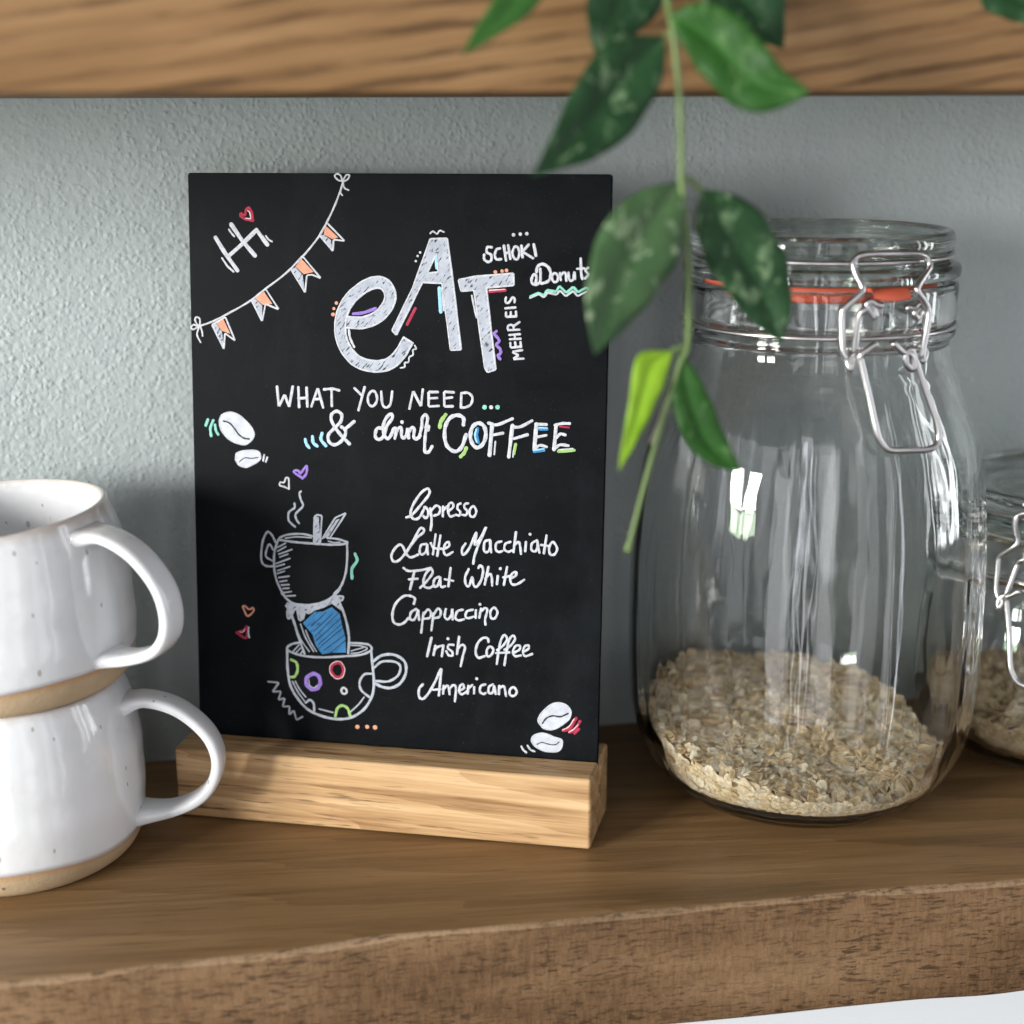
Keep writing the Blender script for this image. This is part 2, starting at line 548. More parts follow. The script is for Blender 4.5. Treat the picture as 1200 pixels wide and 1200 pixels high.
def leaf_mat(name, dark, light, fleck, fl_amt):
    dark, light = tuple(c * 0.85 for c in dark), tuple(c * 0.85 for c in light)
    m, t, p = new_mat(name)
    v = t.coords()
    at = t.new('ShaderNodeAttribute', attribute_name='rib')
    n = t.noise(v, 55, 3.0, 0.6)
    col = t.mix(t.ramp(n, [(0.35, 0.0), (0.7, 1.0)]), dark, light)
    f = t.ramp(t.noise(t.scaled(v, (1.0, 1.0, 0.6)), 210, 4.0, 0.7, 0.6), [(0.55, 0.0), (0.64, 1.0)])
    col = t.mix(t.math('MULTIPLY', f, fl_amt), col, fleck)
    col = t.mix(t.math('MULTIPLY', t.ramp(at.outputs['Fac'], [(0.86, 0.0), (1.0, 1.0)]), 0.35), col, tuple(min(1, x * 1.8) for x in light))
    t.link(col, p.inputs['Base Color'])
    p.inputs['Roughness'].default_value = 0.45
    p.inputs['Specular IOR Level'].default_value = 0.2
    tr = t.new('ShaderNodeBsdfTranslucent')
    t.link(t.mix(0.5, col, tuple(min(1, x * 2.2) for x in light)), tr.inputs[0])
    mx = t.new('ShaderNodeMixShader')
    mx.inputs[0].default_value = 0.14
    t.link(p.outputs[0], mx.inputs[1])
    t.link(tr.outputs[0], mx.inputs[2])
    out = [q for q in t.n if q.type == 'OUTPUT_MATERIAL'][0]
    t.link(mx.outputs[0], out.inputs[0])
    return m
LEAF = {
    'dark': leaf_mat('dark waxy leaf', (0.014, 0.050, 0.018), (0.028, 0.085, 0.030), (0.20, 0.30, 0.16), 0.75),
    'mid': leaf_mat('mid green waxy leaf', (0.018, 0.075, 0.012), (0.035, 0.13, 0.02), (0.16, 0.30, 0.10), 0.5),
    'pale': leaf_mat('pale mottled leaf', (0.05, 0.115, 0.045), (0.085, 0.165, 0.065), (0.36, 0.46, 0.28), 0.8),
    'bright': leaf_mat('bright green leaf', (0.035, 0.12, 0.025), (0.06, 0.18, 0.035), (0.10, 0.22, 0.06), 0.2),
    'young': leaf_mat('young yellow green leaf', (0.22, 0.42, 0.02), (0.33, 0.56, 0.035), (0.40, 0.60, 0.10), 0.2),
}
M_STEM = plain('green stem', (0.115, 0.18, 0.05), 0.5)
M_TWIG = plain('brown grey twig', (0.16, 0.15, 0.12), 0.6)

# ------------------------------------------------------------------ the setting: wall and splashback
def box(name, x0, x1, y0, y1, z0, z1, mat, **kw):
    V = [(x, y, z) for x in (x0, x1) for y in (y0, y1) for z in (z0, z1)]
    F = [(0, 1, 3, 2), (4, 6, 7, 5), (0, 4, 5, 1), (2, 3, 7, 6), (0, 2, 6, 4), (1, 5, 7, 3)]
    return mesh(name, V, F, mat, smooth=False, **kw)
tag(box('wall', -110, 110, 6.4, 9, -4.0, 90, M_WALL), 'grey green wall of rough textured plaster behind the shelves', 'wall', kind='structure')
tag(box('splashback', -110, 110, 6.2, 9, -70, -4.35, M_SPLASH), 'plain pale wall surface below the lower shelf', 'wall', kind='structure')

# ------------------------------------------------------------------ the two thick oak shelves
FRONT = [(-75, -8.5), (-40, -8.5), (-12.7, -8.58), (-5.2, -8.50), (-1.3, -8.25), (2.7, -8.32), (11.2, -8.42), (20, -8.80), (45, -8.7), (75, -8.7)]
def interp(T, x):
    for (a, ya), (b, yb) in zip(T, T[1:]):
        if x <= b:
            k = (x - a) / (b - a)
            k = k * k * (3 - 2 * k)
            return ya + (yb - ya) * k
    return T[-1][1]
def shelf(name, z0, z1, front, top_mat, front_mat, edge_mat, rr, seed):
    rnd = random.Random(seed)
    V, F, MI = [], [], []
    N = 420
    rows = []
    ph = [rnd.uniform(0, 6.28) for _ in range(6)]
    for i in range(N + 1):
        x = -70 + 140 * i / N
        yf = front(x)
        w = 0.030 * math.sin(x * 0.8 + ph[0]) + 0.012 * math.sin(x * 1.7 + ph[1])
        yf += w
        r = rr * (1 + 0.2 * math.sin(x * 0.6 + ph[3]) + 0.1 * math.sin(x * 1.4 + ph[4]))
        prof = [(6.38, z1), (yf + 3, z1), (yf + r * 2.4, z1)]
        for k in range(1, 6):
            a = k / 6 * math.pi / 2
            prof.append((yf + r - r * math.sin(a), z1 - r + r * math.cos(a)))
        prof += [(yf, z1 - r), (yf - 0.02, (z0 + z1) / 2), (yf, z0 + r * 0.8), (yf + r * 0.25, z0 + r * 0.25), (yf + r * 0.8, z0), (6.38, z0)]
        rows.append([len(V) + k for k in range(len(prof))])
        V += [(x, y, z) for y, z in prof]
    L = len(rows[0])
    for A, B in zip(rows, rows[1:]):
        for k in range(L):
            k2 = (k + 1) % L
            F.append((A[k], B[k], B[k2], A[k2]))
            MI.append(2 if 3 <= k <= 6 else 1 if 7 <= k <= L - 4 else 0)
    F.append(tuple(rows[0])); MI.append(1)
    F.append(tuple(rows[-1][::-1])); MI.append(1)
    o = mesh(name, V, F, [top_mat, front_mat, edge_mat], mi=MI, sharp=50)
    return o
lower = shelf('wooden_shelf', -4.32, 0.0, lambda x: interp(FRONT, x), M_SHELF_TOP, M_SHELF_FRONT, M_WORN, 0.22, 3)
tag(lower, 'thick brown oak shelf board carrying the mugs, chalkboard and jars', 'shelf')
upper = shelf('wooden_shelf', 25.27, 29.6, lambda x: -8.6, M_UPPER, M_UPPER, M_UPPER, 0.12, 8)
tag(upper, 'blurred golden oak shelf board along the top with dark dashed grain', 'shelf')

# ------------------------------------------------------------------ chalkboard and its stand
YAW = -0.3719
LEAN = 0.1009
BZ = 2.7118
board = empty('menu_chalkboard', (0, 0, BZ), (-LEAN, 0, YAW))
tag(board, 'upright black chalkboard with white hand lettered coffee menu, standing in a wooden block', 'chalkboard')
def rounded_slab(x0, x1, z0, z1, y0, y1, r, e=0.03):
    out = []
    for cx, cz, a0 in ((x1 - r, z1 - r, 0), (x0 + r, z1 - r, 90), (x0 + r, z0 + r, 180), (x1 - r, z0 + r, 270)):
        for k in range(6):
            a = math.radians(a0 + 90 * k / 5)
            out.append((cx, cz, math.cos(a), math.sin(a)))
    V, F, rings = [], [], []
    for rr, y in ((r - e, y0), (r, y0 + e), (r, y1 - e), (r - e, y1)):
        rings.append([len(V) + k for k in range(len(out))])
        V += [(cx + c * rr, y, cz + s * rr) for cx, cz, c, s in out]
    n = len(out)
    for A, B in zip(rings, rings[1:]):
        for k in range(n):
            F.append((A[k], A[(k + 1) % n], B[(k + 1) % n], B[k]))
    F += [tuple(rings[0][::-1]), tuple(rings[-1])]
    return V, F
V, F = rounded_slab(-7.4, 7.4, -1.12, 20.15, 0, 0.28, 0.10)
mesh('panel', V, F, M_BOARD, parent=board, sharp=40)

def ribbon(pts, w, h0, V, F, rnd, closed=False, cap=True):
    """domed pen stroke on the board (u, v in cm)"""
    P = [Vector((p[0], p[1])) for p in pts]
    Q = [P[0]]
    for p in P[1:]:
        if (p - Q[-1]).length > 0.004: Q.append(p)
    if closed and (Q[0] - Q[-1]).length < 0.004: Q.pop()
    P = Q
    n = len(P)
    if n < 2: return
    rows = []
    ph = rnd.uniform(0, 6.28)
    for i in range(n):
        a = P[(i - 1) % n] if (closed or i > 0) else P[0]
        b = P[(i + 1) % n] if (closed or i < n - 1) else P[-1]
        d1 = (P[i] - a); d2 = (b - P[i])
        t = (b - a)
        if t.length < 1e-6: t = d2 if d2.length > 1e-6 else d1
        t.normalize()
        nrm = Vector((-t.y, t.x))
        ww = w / 2 * (1 + 0.10 * math.sin(i * 0.9 + ph) + rnd.uniform(-0.05, 0.05))
        row = []
        for off, hh in ((-1, 0.0), (-0.6, 0.006), (0, 0.009), (0.6, 0.006), (1, 0.0)):
            q = P[i] + nrm * (off * ww)
            row.append(len(V))
            V.append((q.x, -(h0 + hh), q.y))
        rows.append(row)
    for i in range(n if closed else n - 1):
        A, B = rows[i], rows[(i + 1) % n]
        for k in range(4):
            F.append((A[k], A[k + 1], B[k + 1], B[k]))
    if not closed and cap:
        for end, row in ((0, rows[0]), (n - 1, rows[-1])):
            t = (P[0] - P[1]) if end == 0 else (P[-1] - P[-2])
            t.normalize()
            c = P[end]
            L = Vector((V[row[0]][0], V[row[0]][2])); 
            r0 = (L - c)
            sgn = 1 if (r0.x * t.y - r0.y * t.x) > 0 else -1
            arc = [row[0]]
            for k in range(1, 6):
                a = math.pi * k / 6
                q = c + r0 * math.cos(a) + t * (r0.length * math.sin(a))
                arc.append(len(V)); V.append((q.x, -h0, q.y))
            arc.append(row[4])
            m = row[2]
            for k in range(len(arc) - 1):
                F.append((m, arc[k], arc[k + 1]))

def corner_round(P, closed):
    """straight strokes with slightly softened corners and extra points"""
    P = [Vector(p) for p in P]
    n = len(P)
    out = []
    rng = range(n if closed else n - 1)
    for i in rng:
        a, b = P[i], P[(i + 1) % n]
        L = (b - a).length
        e = min(0.022, L * 0.25)
        d = (b - a).normalized() if L > 1e-6 else Vector((1, 0))
        if not closed and i == 0: out.append(a)
        else: out.append(a + d * e)
        k = max(1, int(L / 0.18))
        for j in range(1, k): out.append(a + d * (e + (L - 2 * e) * j / k))
        if not closed and i == n - 2: out.append(b)
        else: out.append(b - d * e)
    return out

def draw(name, label, text, seed):
    rnd = random.Random(seed)
    V, F, MI = [], [], []
    h = 0.004
    def done(m):
        MI.extend([INK_KEYS.index(m)] * (len(F) - len(MI)))
    for ln in text.strip().splitlines():
        head, pts = ln.split('|')
        m, k, w = head.split()
        w = int(w) / 1000 * (0.88 if m in 'WS' else 1.0)
        P = [tuple(int(q) / 1000 for q in p.split(',')) for p in pts.split()]
        h += 0.0009
        if k == 'd':
            c = len(V)
            V.append((P[0][0], -(h + 0.009), P[0][1]))
            for j in range(14):
                a = j / 14 * 6.2832
                r = w / 2 * (1 + rnd.uniform(-0.08, 0.08))
                V.append((P[0][0] + r * math.cos(a), -h, P[0][1] + r * math.sin(a)))
            for j in range(14): F.append((c, c + 1 + j, c + 1 + (j + 1) % 14))
        elif k in 'fg':
            Q = [(p.x, p.y) for p in catmull([(*p, 0) for p in P], 6, True)] if k == 'f' else P
            b = len(V)
            V += [(p[0], -h, p[1]) for p in Q]
            for tri in tessellate_polygon([[Vector((*p, 0)) for p in Q]]):
                F.append(tuple(b + i for i in tri))
            if k == 'f':
                done(m)
                h += 0.0009
                ribbon(Q, 0.05, h, V, F, rnd, True)
                done('W')
        else:
            closed = k in 'cq'
            if m == 'O':                       # broad grey stroke with a white line along each side
                Q = catmull([(*p, 0) for p in P], 10)
                ribbon(Q, w * 1.0, h, V, F, rnd, False, False)
                done('G')
                left, right = [], []
                for i in range(len(Q)):
                    t = (Q[min(i + 1, len(Q) - 1)] - Q[max(i - 1, 0)]).normalized()
                    nr = Vector((-t.y, t.x, 0)) * (w * 0.47)
                    left.append(Q[i] + nr); right.append(Q[i] - nr)
                for path in (left, right, [left[-1], right[-1]]):
                    h += 0.0012
                    ribbon(path, 0.062, h + 0.008, V, F, rnd)
                    done('W')
                continue
            if k in 'sc':
                Q = catmull([(*p, 0) for p in P], 7, closed)
            else:
                Q = corner_round(P, closed)
            ribbon(Q, w, h, V, F, rnd, closed)
        done(m)
    used = sorted(set(MI))
    me_mats = [INK[INK_KEYS[i]] for i in used]
    o = mesh(name, V, F, me_mats, parent=board, mi=[used.index(i) for i in MI])
    # every stroke faces out of the board
    me = o.data
    flip = [p.index for p in me.polygons if p.normal.y > 0]
    if flip:
        bm = bmesh.new(); bm.from_mesh(me); bm.faces.ensure_lookup_table()
        bmesh.ops.reverse_faces(bm, faces=[bm.faces[i] for i in flip])
        bm.to_mesh(me); bm.free()
    if label: o['label'] = label
    return o

DRAWINGS = [
('greeting_lettering','white hand drawn word Hi with a pink heart for a dot','''
W p 163|-6419,17951 -6103,17457 -5637,16833
W p 75|-6191,17246 -5989,16959 -5778,16789
W p 156|-5833,18401 -5424,17831 -4986,17351
W p 157|-5908,17354 -5426,17753 -4917,18227
W p 161|-4917,18227 -4535,17737
W s 75|-5920,18233 -5822,18098 -5729,17995
W s 68|-4576,18023 -4478,17904 -4357,17833
R s 87|-5051,18538 -5301,18587 -5477,18690 -5475,18778 -5326,18727 -5284,18899 -5183,18977 -5074,18823 -5034,18538
K s 47|-5212,18873 -5158,18822 -5122,18615 -5300,18613
'''),
('bunting_drawing','white string of four peach pennants with a bow at each end','''
W s 73|-7089,14870 -6602,15041 -6087,15291 -5234,15759 -4612,16218 -3882,16754 -3213,17389 -2658,18043 -2382,18510 -2107,19051 -1870,19640 -1793,19895
W s 66|-1804,19895 -1966,19920 -2090,20046 -2019,20133 -1884,20072 -1804,19895 -1642,19946 -1571,20074 -1668,20099 -1749,19997 -1804,19895
W s 63|-1804,19869 -1751,19666 -1605,19590
W s 60|-1870,19614 -1887,19502 -1823,19411
W s 67|-7089,14870 -7291,14759 -7393,14810 -7288,14919 -7089,14870 -7055,15112 -7168,15189 -7238,15108 -7173,14949 -7089,14870
W s 67|-7090,14843 -7170,14574 -7045,14308
W s 67|-7033,14845 -6979,14685 -6965,14536
P g 30|-2437,18407 -1976,17999 -2195,17945 -2494,18097
G g 31|-2626,18059 -2494,18086 -2233,17909 -2192,17579
W q 67|-2382,18495 -1743,17883 -2140,17930 -2170,17532 -2647,18069
P g 31|-3297,17258 -2860,16822 -3219,16738 -3520,16995
G g 31|-3659,16904 -3520,16969 -3263,16722 -3197,16164
W q 68|-3268,17363 -2603,16607 -2916,16727 -3109,16704 -3181,16112 -3687,16914
P g 31|-4669,16112 -4368,15696 -4732,15662 -5008,15895
G g 31|-5110,15798 -5008,15874 -4743,15636 -4750,15133
W q 69|-4612,16218 -4136,15516 -4619,15691 -4751,15096 -5133,15813
P g 32|-6175,15130 -5930,14629 -6240,14728 -6461,15017
G g 32|-6576,14929 -6461,14996 -6240,14702 -6177,14141
W q 69|-6100,15211 -5753,14392 -6128,14651 -6178,14088 -6604,14934
'''),
('title_lettering','large grey filled word eAT outlined in white','''
O s 404|-1673,15126 -1092,15125 -562,15344 -226,15719 -130,16087 -298,16414 -609,16505 -1041,16356 -1524,15970 -1817,15503 -1916,15038 -1879,14574 -1677,14136 -1290,13772 -708,13633 -177,13731 208,14066 504,14559
G g 30|1265,17990 1525,17592 1174,16844 1001,16531 87,14725 -70,14879 658,16338
G g 30|1490,17998 1856,18014 2079,16486 2369,14275 2000,14253 1680,16511 1549,16881 1493,17591
G g 30|1278,17984 1856,18008 1525,17530
G g 30|1174,16857 1594,16900 1680,16511 1001,16531
W q 68|1265,17990 1856,18014 2079,16486 2369,14275 2000,14253 1680,16511 1001,16531 87,14725 -70,14879 658,16338
W q 62|1493,17530 1549,16881 1174,16844
G g 30|2256,16628 2809,16762 4147,16882 4171,16482 3255,16395 2371,16255
G g 30|2795,16305 3218,16401 3381,15162 3585,13632 3289,13533 3194,13712 3094,14362
W q 68|2256,16636 2809,16755 4147,16882 4171,16482 3226,16384 3381,15162 3585,13632 3289,13533 3194,13712 3094,14362 2796,16298 2352,16254
'''),
('title_accent_marks','small coloured dots, dashes and squiggles around the large word','''
P d 123|-2058,15776
P d 110|-2146,15580
P d 135|-2181,15380
V s 104|-1454,15418 -1092,15462 -658,15618
W s 92|-1611,14859 -1568,14581 -1424,14282
W p 64|232,13602 391,13630 376,13792 520,13796 534,13982 687,14055 662,14240 806,14266 734,14380
W s 62|1262,18173 1356,18241 1497,18162 1590,18266 1731,18223
W d 96|761,17241
W d 96|827,17414
W d 95|912,17533
L s 107|1469,17409 1499,17025
L s 131|1588,16346 1641,15549
W s 57|1683,16347 1744,15596
R s 114|753,15646 469,15098
P d 129|3524,16915
P d 117|3755,16947
P d 123|3908,16971
R s 106|3331,16264 3873,16316
K s 44|3330,16300 3862,16338
W s 71|2723,16118 2801,15761 2890,15385
V s 100|3587,14933 3514,14841 3645,14700 3683,14593 3593,14465 3723,14341 3744,14197 3653,14105 3728,13998
'''),
('word_lettering','small white word SCHOKI with three dots above','''
W s 97|3386,17735 3240,17734 3223,17567 3371,17480 3373,17303 3264,17249 3134,17336 3132,17484
W s 96|3672,17703 3552,17660 3499,17482 3556,17341 3720,17344
W p 96|3806,17786 3885,17303
W p 96|3951,17806 4030,17365
W p 88|3845,17540 3991,17577
W c 93|4170,17755 4100,17561 4176,17367 4285,17369 4337,17546 4280,17739
W p 96|4406,17793 4448,17424
W p 96|4642,17831 4446,17600 4805,17393
W p 101|4822,17844 4901,17483
W d 134|4128,18152
W d 134|4357,18179
W d 133|4581,18196
'''),
('word_lettering','white word Donuts with a teal zigzag underline','''
W s 99|5054,17044 5068,16833 5050,16620 4900,16511 4771,16598 4786,16775 4875,16865 4932,16760 4906,16547
W s 110|4929,16936 4962,17113 5123,17204 5324,17101 5419,16873 5351,16660 5153,16569 5044,16585
W c 92|5545,16910 5457,16786 5514,16628 5640,16647 5655,16824
W s 92|5725,16913 5759,16685
W s 92|5756,16826 5851,16933 5924,16881 5947,16663
W s 92|6013,16935 6055,16689 6180,16709 6211,16956 6241,16727
W s 103|6417,17397 6445,16924 6485,16731
W s 86|6298,17063 6531,17083
W s 92|6664,17103 6587,17014 6680,16875 6575,16750
T p 82|4743,16118 5013,16247 5197,16162 5302,16341 5611,16293 5716,16490 5955,16264 6186,16462 6351,16289 6617,16452 6818,16332
W p 73|4725,16075 5014,16205 5198,16098 5322,16256 5631,16198 5737,16341 5940,16150 6188,16332 6336,16158 6638,16322
'''),
('word_lettering','white words MEHR EIS written sideways up the board','''
W p 91|4531,14030 4171,14006 4371,14141 4131,14250 4479,14313
W p 88|4440,14431 4081,14390 4071,14548
W p 85|4261,14409 4236,14570
W p 85|4440,14431 4420,14585
W p 88|4051,14674 4418,14700
W p 88|4030,14817 4397,14854
W p 85|4234,14685 4214,14839
W p 88|4377,15004 3991,14978
W s 85|3991,14978 3978,15103 4081,15159 4173,15107 4175,14993
W p 85|4173,15114 4373,15255
W p 88|4260,15449 3911,15424 3909,15568
W p 85|4076,15438 4074,15585
W p 85|4260,15449 4250,15603
W p 91|3882,15710 4226,15745
W s 88|3902,16075 3886,15942 3960,15883 4051,15963 4111,16071 4196,16044 4198,15912
'''),
('motto_lettering','white capital letters WHAT YOU NEED and three dots','''
W p 107|-4240,12823 -4182,12123 -3961,12550 -3801,12116 -3664,12840
W p 106|-3457,12827 -3437,12135
W p 106|-3157,12817 -3136,12164
W p 100|-3453,12435 -3148,12463
W p 103|-2987,12168 -2749,12822 -2559,12144
W p 97|-2876,12426 -2635,12448
W s 102|-2516,12780 -2206,12808 -1974,12759
W p 102|-2245,12788 -2241,12210
W p 105|-1415,12850 -1173,12627
W p 104|-1050,12897 -1275,12092
W c 98|-789,12775 -927,12586 -905,12327 -751,12250 -609,12447 -647,12706
W s 101|-456,12767 -407,12324 -265,12217 -124,12351 -63,12778
W p 100|555,12206 686,12819 965,12293 1027,12877
W p 100|1556,12808 1235,12798 1238,12301 1596,12331
W p 91|1236,12578 1538,12605
W p 99|2120,12814 1782,12826 1793,12319 2086,12335
W p 90|1783,12594 2065,12640
W p 96|2390,12796 2376,12308
W s 96|2390,12796 2626,12811 2777,12661 2723,12421 2537,12313 2376,12300
T d 161|3203,12338
W d 161|3434,12345
T d 161|3657,12352
'''),
('motto_lettering','white ampersand and script word drink with blue ticks','''
W s 130|-1615,10901 -1963,11246 -2232,11631 -2258,11892 -2075,12029 -1893,11923 -1922,11678 -2136,11446 -2371,11194 -2353,10950 -2159,10844 -1925,10965 -1769,11196 -1757,11384 -1896,11485
W p 124|-1788,11391 -1438,11687
L s 104|-3224,11006 -3187,10844 -3078,10705
L s 113|-2957,11109 -2928,10892 -2784,10776
L s 112|-2605,11235 -2645,11015 -2471,10802
W s 129|-380,11476 -591,11480 -676,11253 -591,11096 -399,11177 -246,11585 -54,11871 -131,11998 -322,11769 -391,11431 -284,11155 -150,11186 -16,11444
W s 123|-73,11330 3,11501 91,11455 31,11148
W s 123|53,11316 175,11518 271,11510 271,11268 348,11166 451,11274
W d 147|290,11726
W s 122|451,11293 500,11507 528,11184
W s 122|527,11370 633,11541 729,11507 710,11246 787,11148 939,11273
W s 122|901,11216 994,11590 1012,11887 1125,12010 1202,11894 1165,11633 1110,11149 1112,10732 1246,10725 1366,10916
W s 103|1127,11576 1241,11628 1234,11495 1136,11439
'''),
('motto_lettering','bold white word COFFEE with green, blue and red shading','''
W s 147|2467,11707 2465,11935 2258,12032 1995,11927 1828,11619 1812,11211 1927,10911 2193,10772 2418,10943 2565,11367
N s 133|1836,12033 1675,11798 1631,11594
N s 127|2576,10905 2503,10735 2376,10600
W c 150|2973,11779 2780,11622 2716,11287 2831,11007 3001,10939 3187,11112 3258,11410 3180,11694
B s 102|2975,11603 2940,11362 2999,11105
L s 78|2931,11564 2884,11341 2950,11133
W p 155|3478,11748 3398,10694
W s 120|3347,11799 3646,11747 4182,11974
W p 120|3539,11394 3855,11467
W p 69|3598,11164 3566,10719
W p 149|4186,11736 4071,10657
W s 119|4168,11691 4464,11708 4860,11927
W p 119|4248,11290 4709,11442
N s 119|4307,11097 4248,10763
W s 57|4246,10892 4220,10663
W p 142|5017,11819 4958,10955
W p 112|4988,11818 5357,11812
W p 112|5025,11369 5363,11447
W s 113|4958,10955 5141,11091 5382,11052
B p 89|5131,11647 5389,11656
L p 65|5112,11694 5388,11689
B s 107|4960,10875 5292,10931
L s 71|4941,10911 5291,10975
W p 141|5699,11805 5641,10973
W s 112|5662,11804 5899,11867 6156,11875
W s 112|5725,11379 5852,11508 6017,11484
W s 112|5660,10981 5841,11134 6135,11119
R p 70|5828,11762 6144,11740
N p 106|5801,10913 6340,10970
W p 50|5807,10965 6291,11026
'''),
('menu_lettering','white script line Espresso','''
W s 102|451,8380 643,8464 949,8819 1253,9209 1272,9379 1176,9420 947,9233 680,8807 604,8501 720,8335 912,8393 1072,8673 1122,8781 1226,8672 1238,8491 1143,8385 1066,8457
W s 98|1313,8740 1361,8308 1329,7965
W s 95|1352,8666 1523,8844 1665,8756 1620,8565 1449,8482
W s 95|1771,8817 1762,8477
W s 92|1772,8685 1904,8823
W s 92|1944,8655 2125,8814 2113,8956 1987,8928 1943,8693 2021,8489 2173,8526
W s 91|2390,8957 2303,8908 2285,8772 2381,8663 2344,8534 2230,8555
W s 91|2663,8977 2549,8945 2532,8813 2635,8705 2591,8560 2447,8565
W c 91|2853,8884 2722,8746 2743,8541 2876,8520 2953,8712
'''),
('menu_lettering','white script line Latte Macchiato','''
W s 99|879,7068 609,6959 435,7103 318,7346 182,7385 -11,7176 -89,6943 9,6775 222,6862 492,7201 800,7636 1068,7877 1060,8010 933,7985 723,7594 473,7162
W s 92|1178,7464 993,7417 936,7185 1014,7082 1168,7197 1205,7446 1233,7105
W p 95|1510,7822 1418,7114
W p 95|1682,7792 1572,7065
W s 92|1339,7502 1447,7344 1743,7321
W s 92|1800,7312 1983,7420 1990,7568 1868,7517 1801,7266 1898,7100 2126,7226
W s 98|2581,7552 2458,7337 2509,7150 2716,7388 2969,7967 2913,7519 3092,7747 3315,8172 3056,7556 2909,7132 2866,6845
W s 94|3441,7726 3264,7642 3249,7319 3400,7316 3481,7577 3441,7707 3499,7286
W s 94|3857,7689 3680,7617 3664,7389 3779,7308 3892,7351
W s 93|4170,7686 4001,7613 3966,7419 4099,7335 4231,7387
W p 96|4364,8033 4288,7333
W s 93|4303,7560 4452,7699 4513,7589 4552,7283
W p 96|4722,7712 4700,7392
W d 120|4859,7989
W s 93|5106,7787 4932,7666 4925,7440 5075,7410 5134,7657 5117,7769 5199,7360
W p 92|5439,7972 5357,7349
W p 90|5258,7633 5490,7615
W c 95|5666,7758 5539,7565 5581,7323 5730,7330 5819,7534
'''),
('menu_lettering','white script line Flat White','''
W s 99|358,6562 533,6468 959,6513 1344,6614
W p 99|746,6448 593,5806
W p 93|553,6162 863,6205
W s 96|961,5883 1192,6127 1403,6425 1352,6576 1171,6413 1076,6120 1123,5931 1309,5902 1463,6007
W s 95|1646,6323 1481,6219 1444,5987 1579,5975 1673,6229 1684,6306 1713,5970 1867,5990
W p 95|2054,6651 1982,5997
W p 92|1846,6238 2154,6197
W s 98|2704,6646 2581,6354 2614,6088 2729,6056 2833,6367 2881,6103 2997,6033 3165,6309 3218,6654 3122,6801 3047,6702
W p 97|3407,6759 3282,6124
W s 94|3298,6335 3448,6514 3525,6423 3548,6101
W p 94|3745,6454 3718,6167
W d 127|3832,6724
W p 94|4069,6793 3965,6154
W p 91|3942,6419 4168,6476
W s 94|4177,6382 4357,6486 4408,6614 4280,6596 4188,6401 4248,6196 4437,6206 4679,6371
'''),
('menu_lettering','white script line Cappuccino','''
W s 100|731,5292 769,5487 574,5573 341,5533 69,5255 -48,4899 -8,4590 187,4504 382,4586 530,4758
W s 96|817,5104 635,4977 596,4742 733,4711 849,4912 887,5080 927,4723
W p 96|1081,4983 1007,4261
W s 93|1082,4906 1236,5108 1352,5018 1315,4823 1113,4772
W p 96|1449,4985 1375,4361
W s 93|1450,4927 1603,5168 1712,5078 1670,4882 1477,4813
W s 96|1892,5165 1856,4893 1972,4803 2087,4945 2131,5179 2145,4806
W s 95|2508,5181 2316,5112 2241,4877 2357,4787 2549,4837
W s 95|2872,5202 2662,5132 2606,4956 2702,4885 2893,4953
W p 95|2975,5189 2970,4919
W d 122|3118,5408
W p 92|3158,5257 3104,4927
W s 92|3121,5101 3291,5284 3387,5212 3315,4901 3325,4690
W c 94|3634,5322 3502,5181 3524,4952 3658,4940 3750,5157
'''),
('menu_lettering','white script line Irish Coffee','''
W p 100|1377,4090 1225,3410
W p 93|1522,3807 1458,3471
W s 90|1496,3661 1631,3786 1816,3837
W p 93|1816,3837 1757,3444
W d 124|1977,4095
W s 93|2180,3886 2017,3876 1980,3757 2135,3631 2144,3503 2013,3499 1922,3637
W p 96|2382,4190 2310,3564
W s 93|2328,3752 2481,3905 2597,3823 2523,3500 2449,3125
W s 98|3439,4069 3419,4187 3246,4204 3057,3999 2983,3684 3081,3477 3311,3550
W c 95|3499,3910 3385,3768 3407,3556 3541,3603 3622,3802
W s 92|3749,3790 3975,3978 4105,4218 4008,4358 3889,4166 3807,3736 3748,3287
W s 92|4016,3826 4242,3995 4391,4235 4313,4353 4182,4184 4093,3754 4023,3266
W p 89|3712,3684 4188,3741
W s 92|4322,3722 4548,3860 4565,3996 4413,3986 4321,3768 4400,3619 4608,3659
W s 91|4682,3783 4870,3911 4868,4034 4736,3987 4682,3783 4761,3642 5006,3734
'''),
('menu_lettering','white script line Americano','''
W s 100|1074,2369 937,2183 938,1907 1095,1839 1329,2131 1560,2578 1733,2981 1716,2628 1661,2004
W p 91|1446,2190 1718,2236
W p 94|1834,2361 1817,2077
W s 94|1835,2244 1951,2381 2021,2295 2054,2070
W s 93|2053,2266 2184,2416 2285,2313 2247,1820
W s 93|2399,2215 2572,2333 2532,2467 2436,2402 2399,2203 2497,2100 2689,2215
W p 93|2734,2422 2709,2146
W s 90|2719,2315 2872,2462
W p 93|2946,2397 2941,2162
W d 124|3032,2707
W s 96|3342,2521 3189,2453 3153,2255 3269,2165 3365,2210
W s 95|3619,2540 3478,2433 3481,2218 3615,2247 3673,2477 3723,2196
W p 92|3850,2497 3838,2204
W s 92|3843,2399 3995,2507 4054,2394 4096,2143
W c 95|4359,2492 4227,2367 4249,2193 4402,2184 4480,2345
'''),
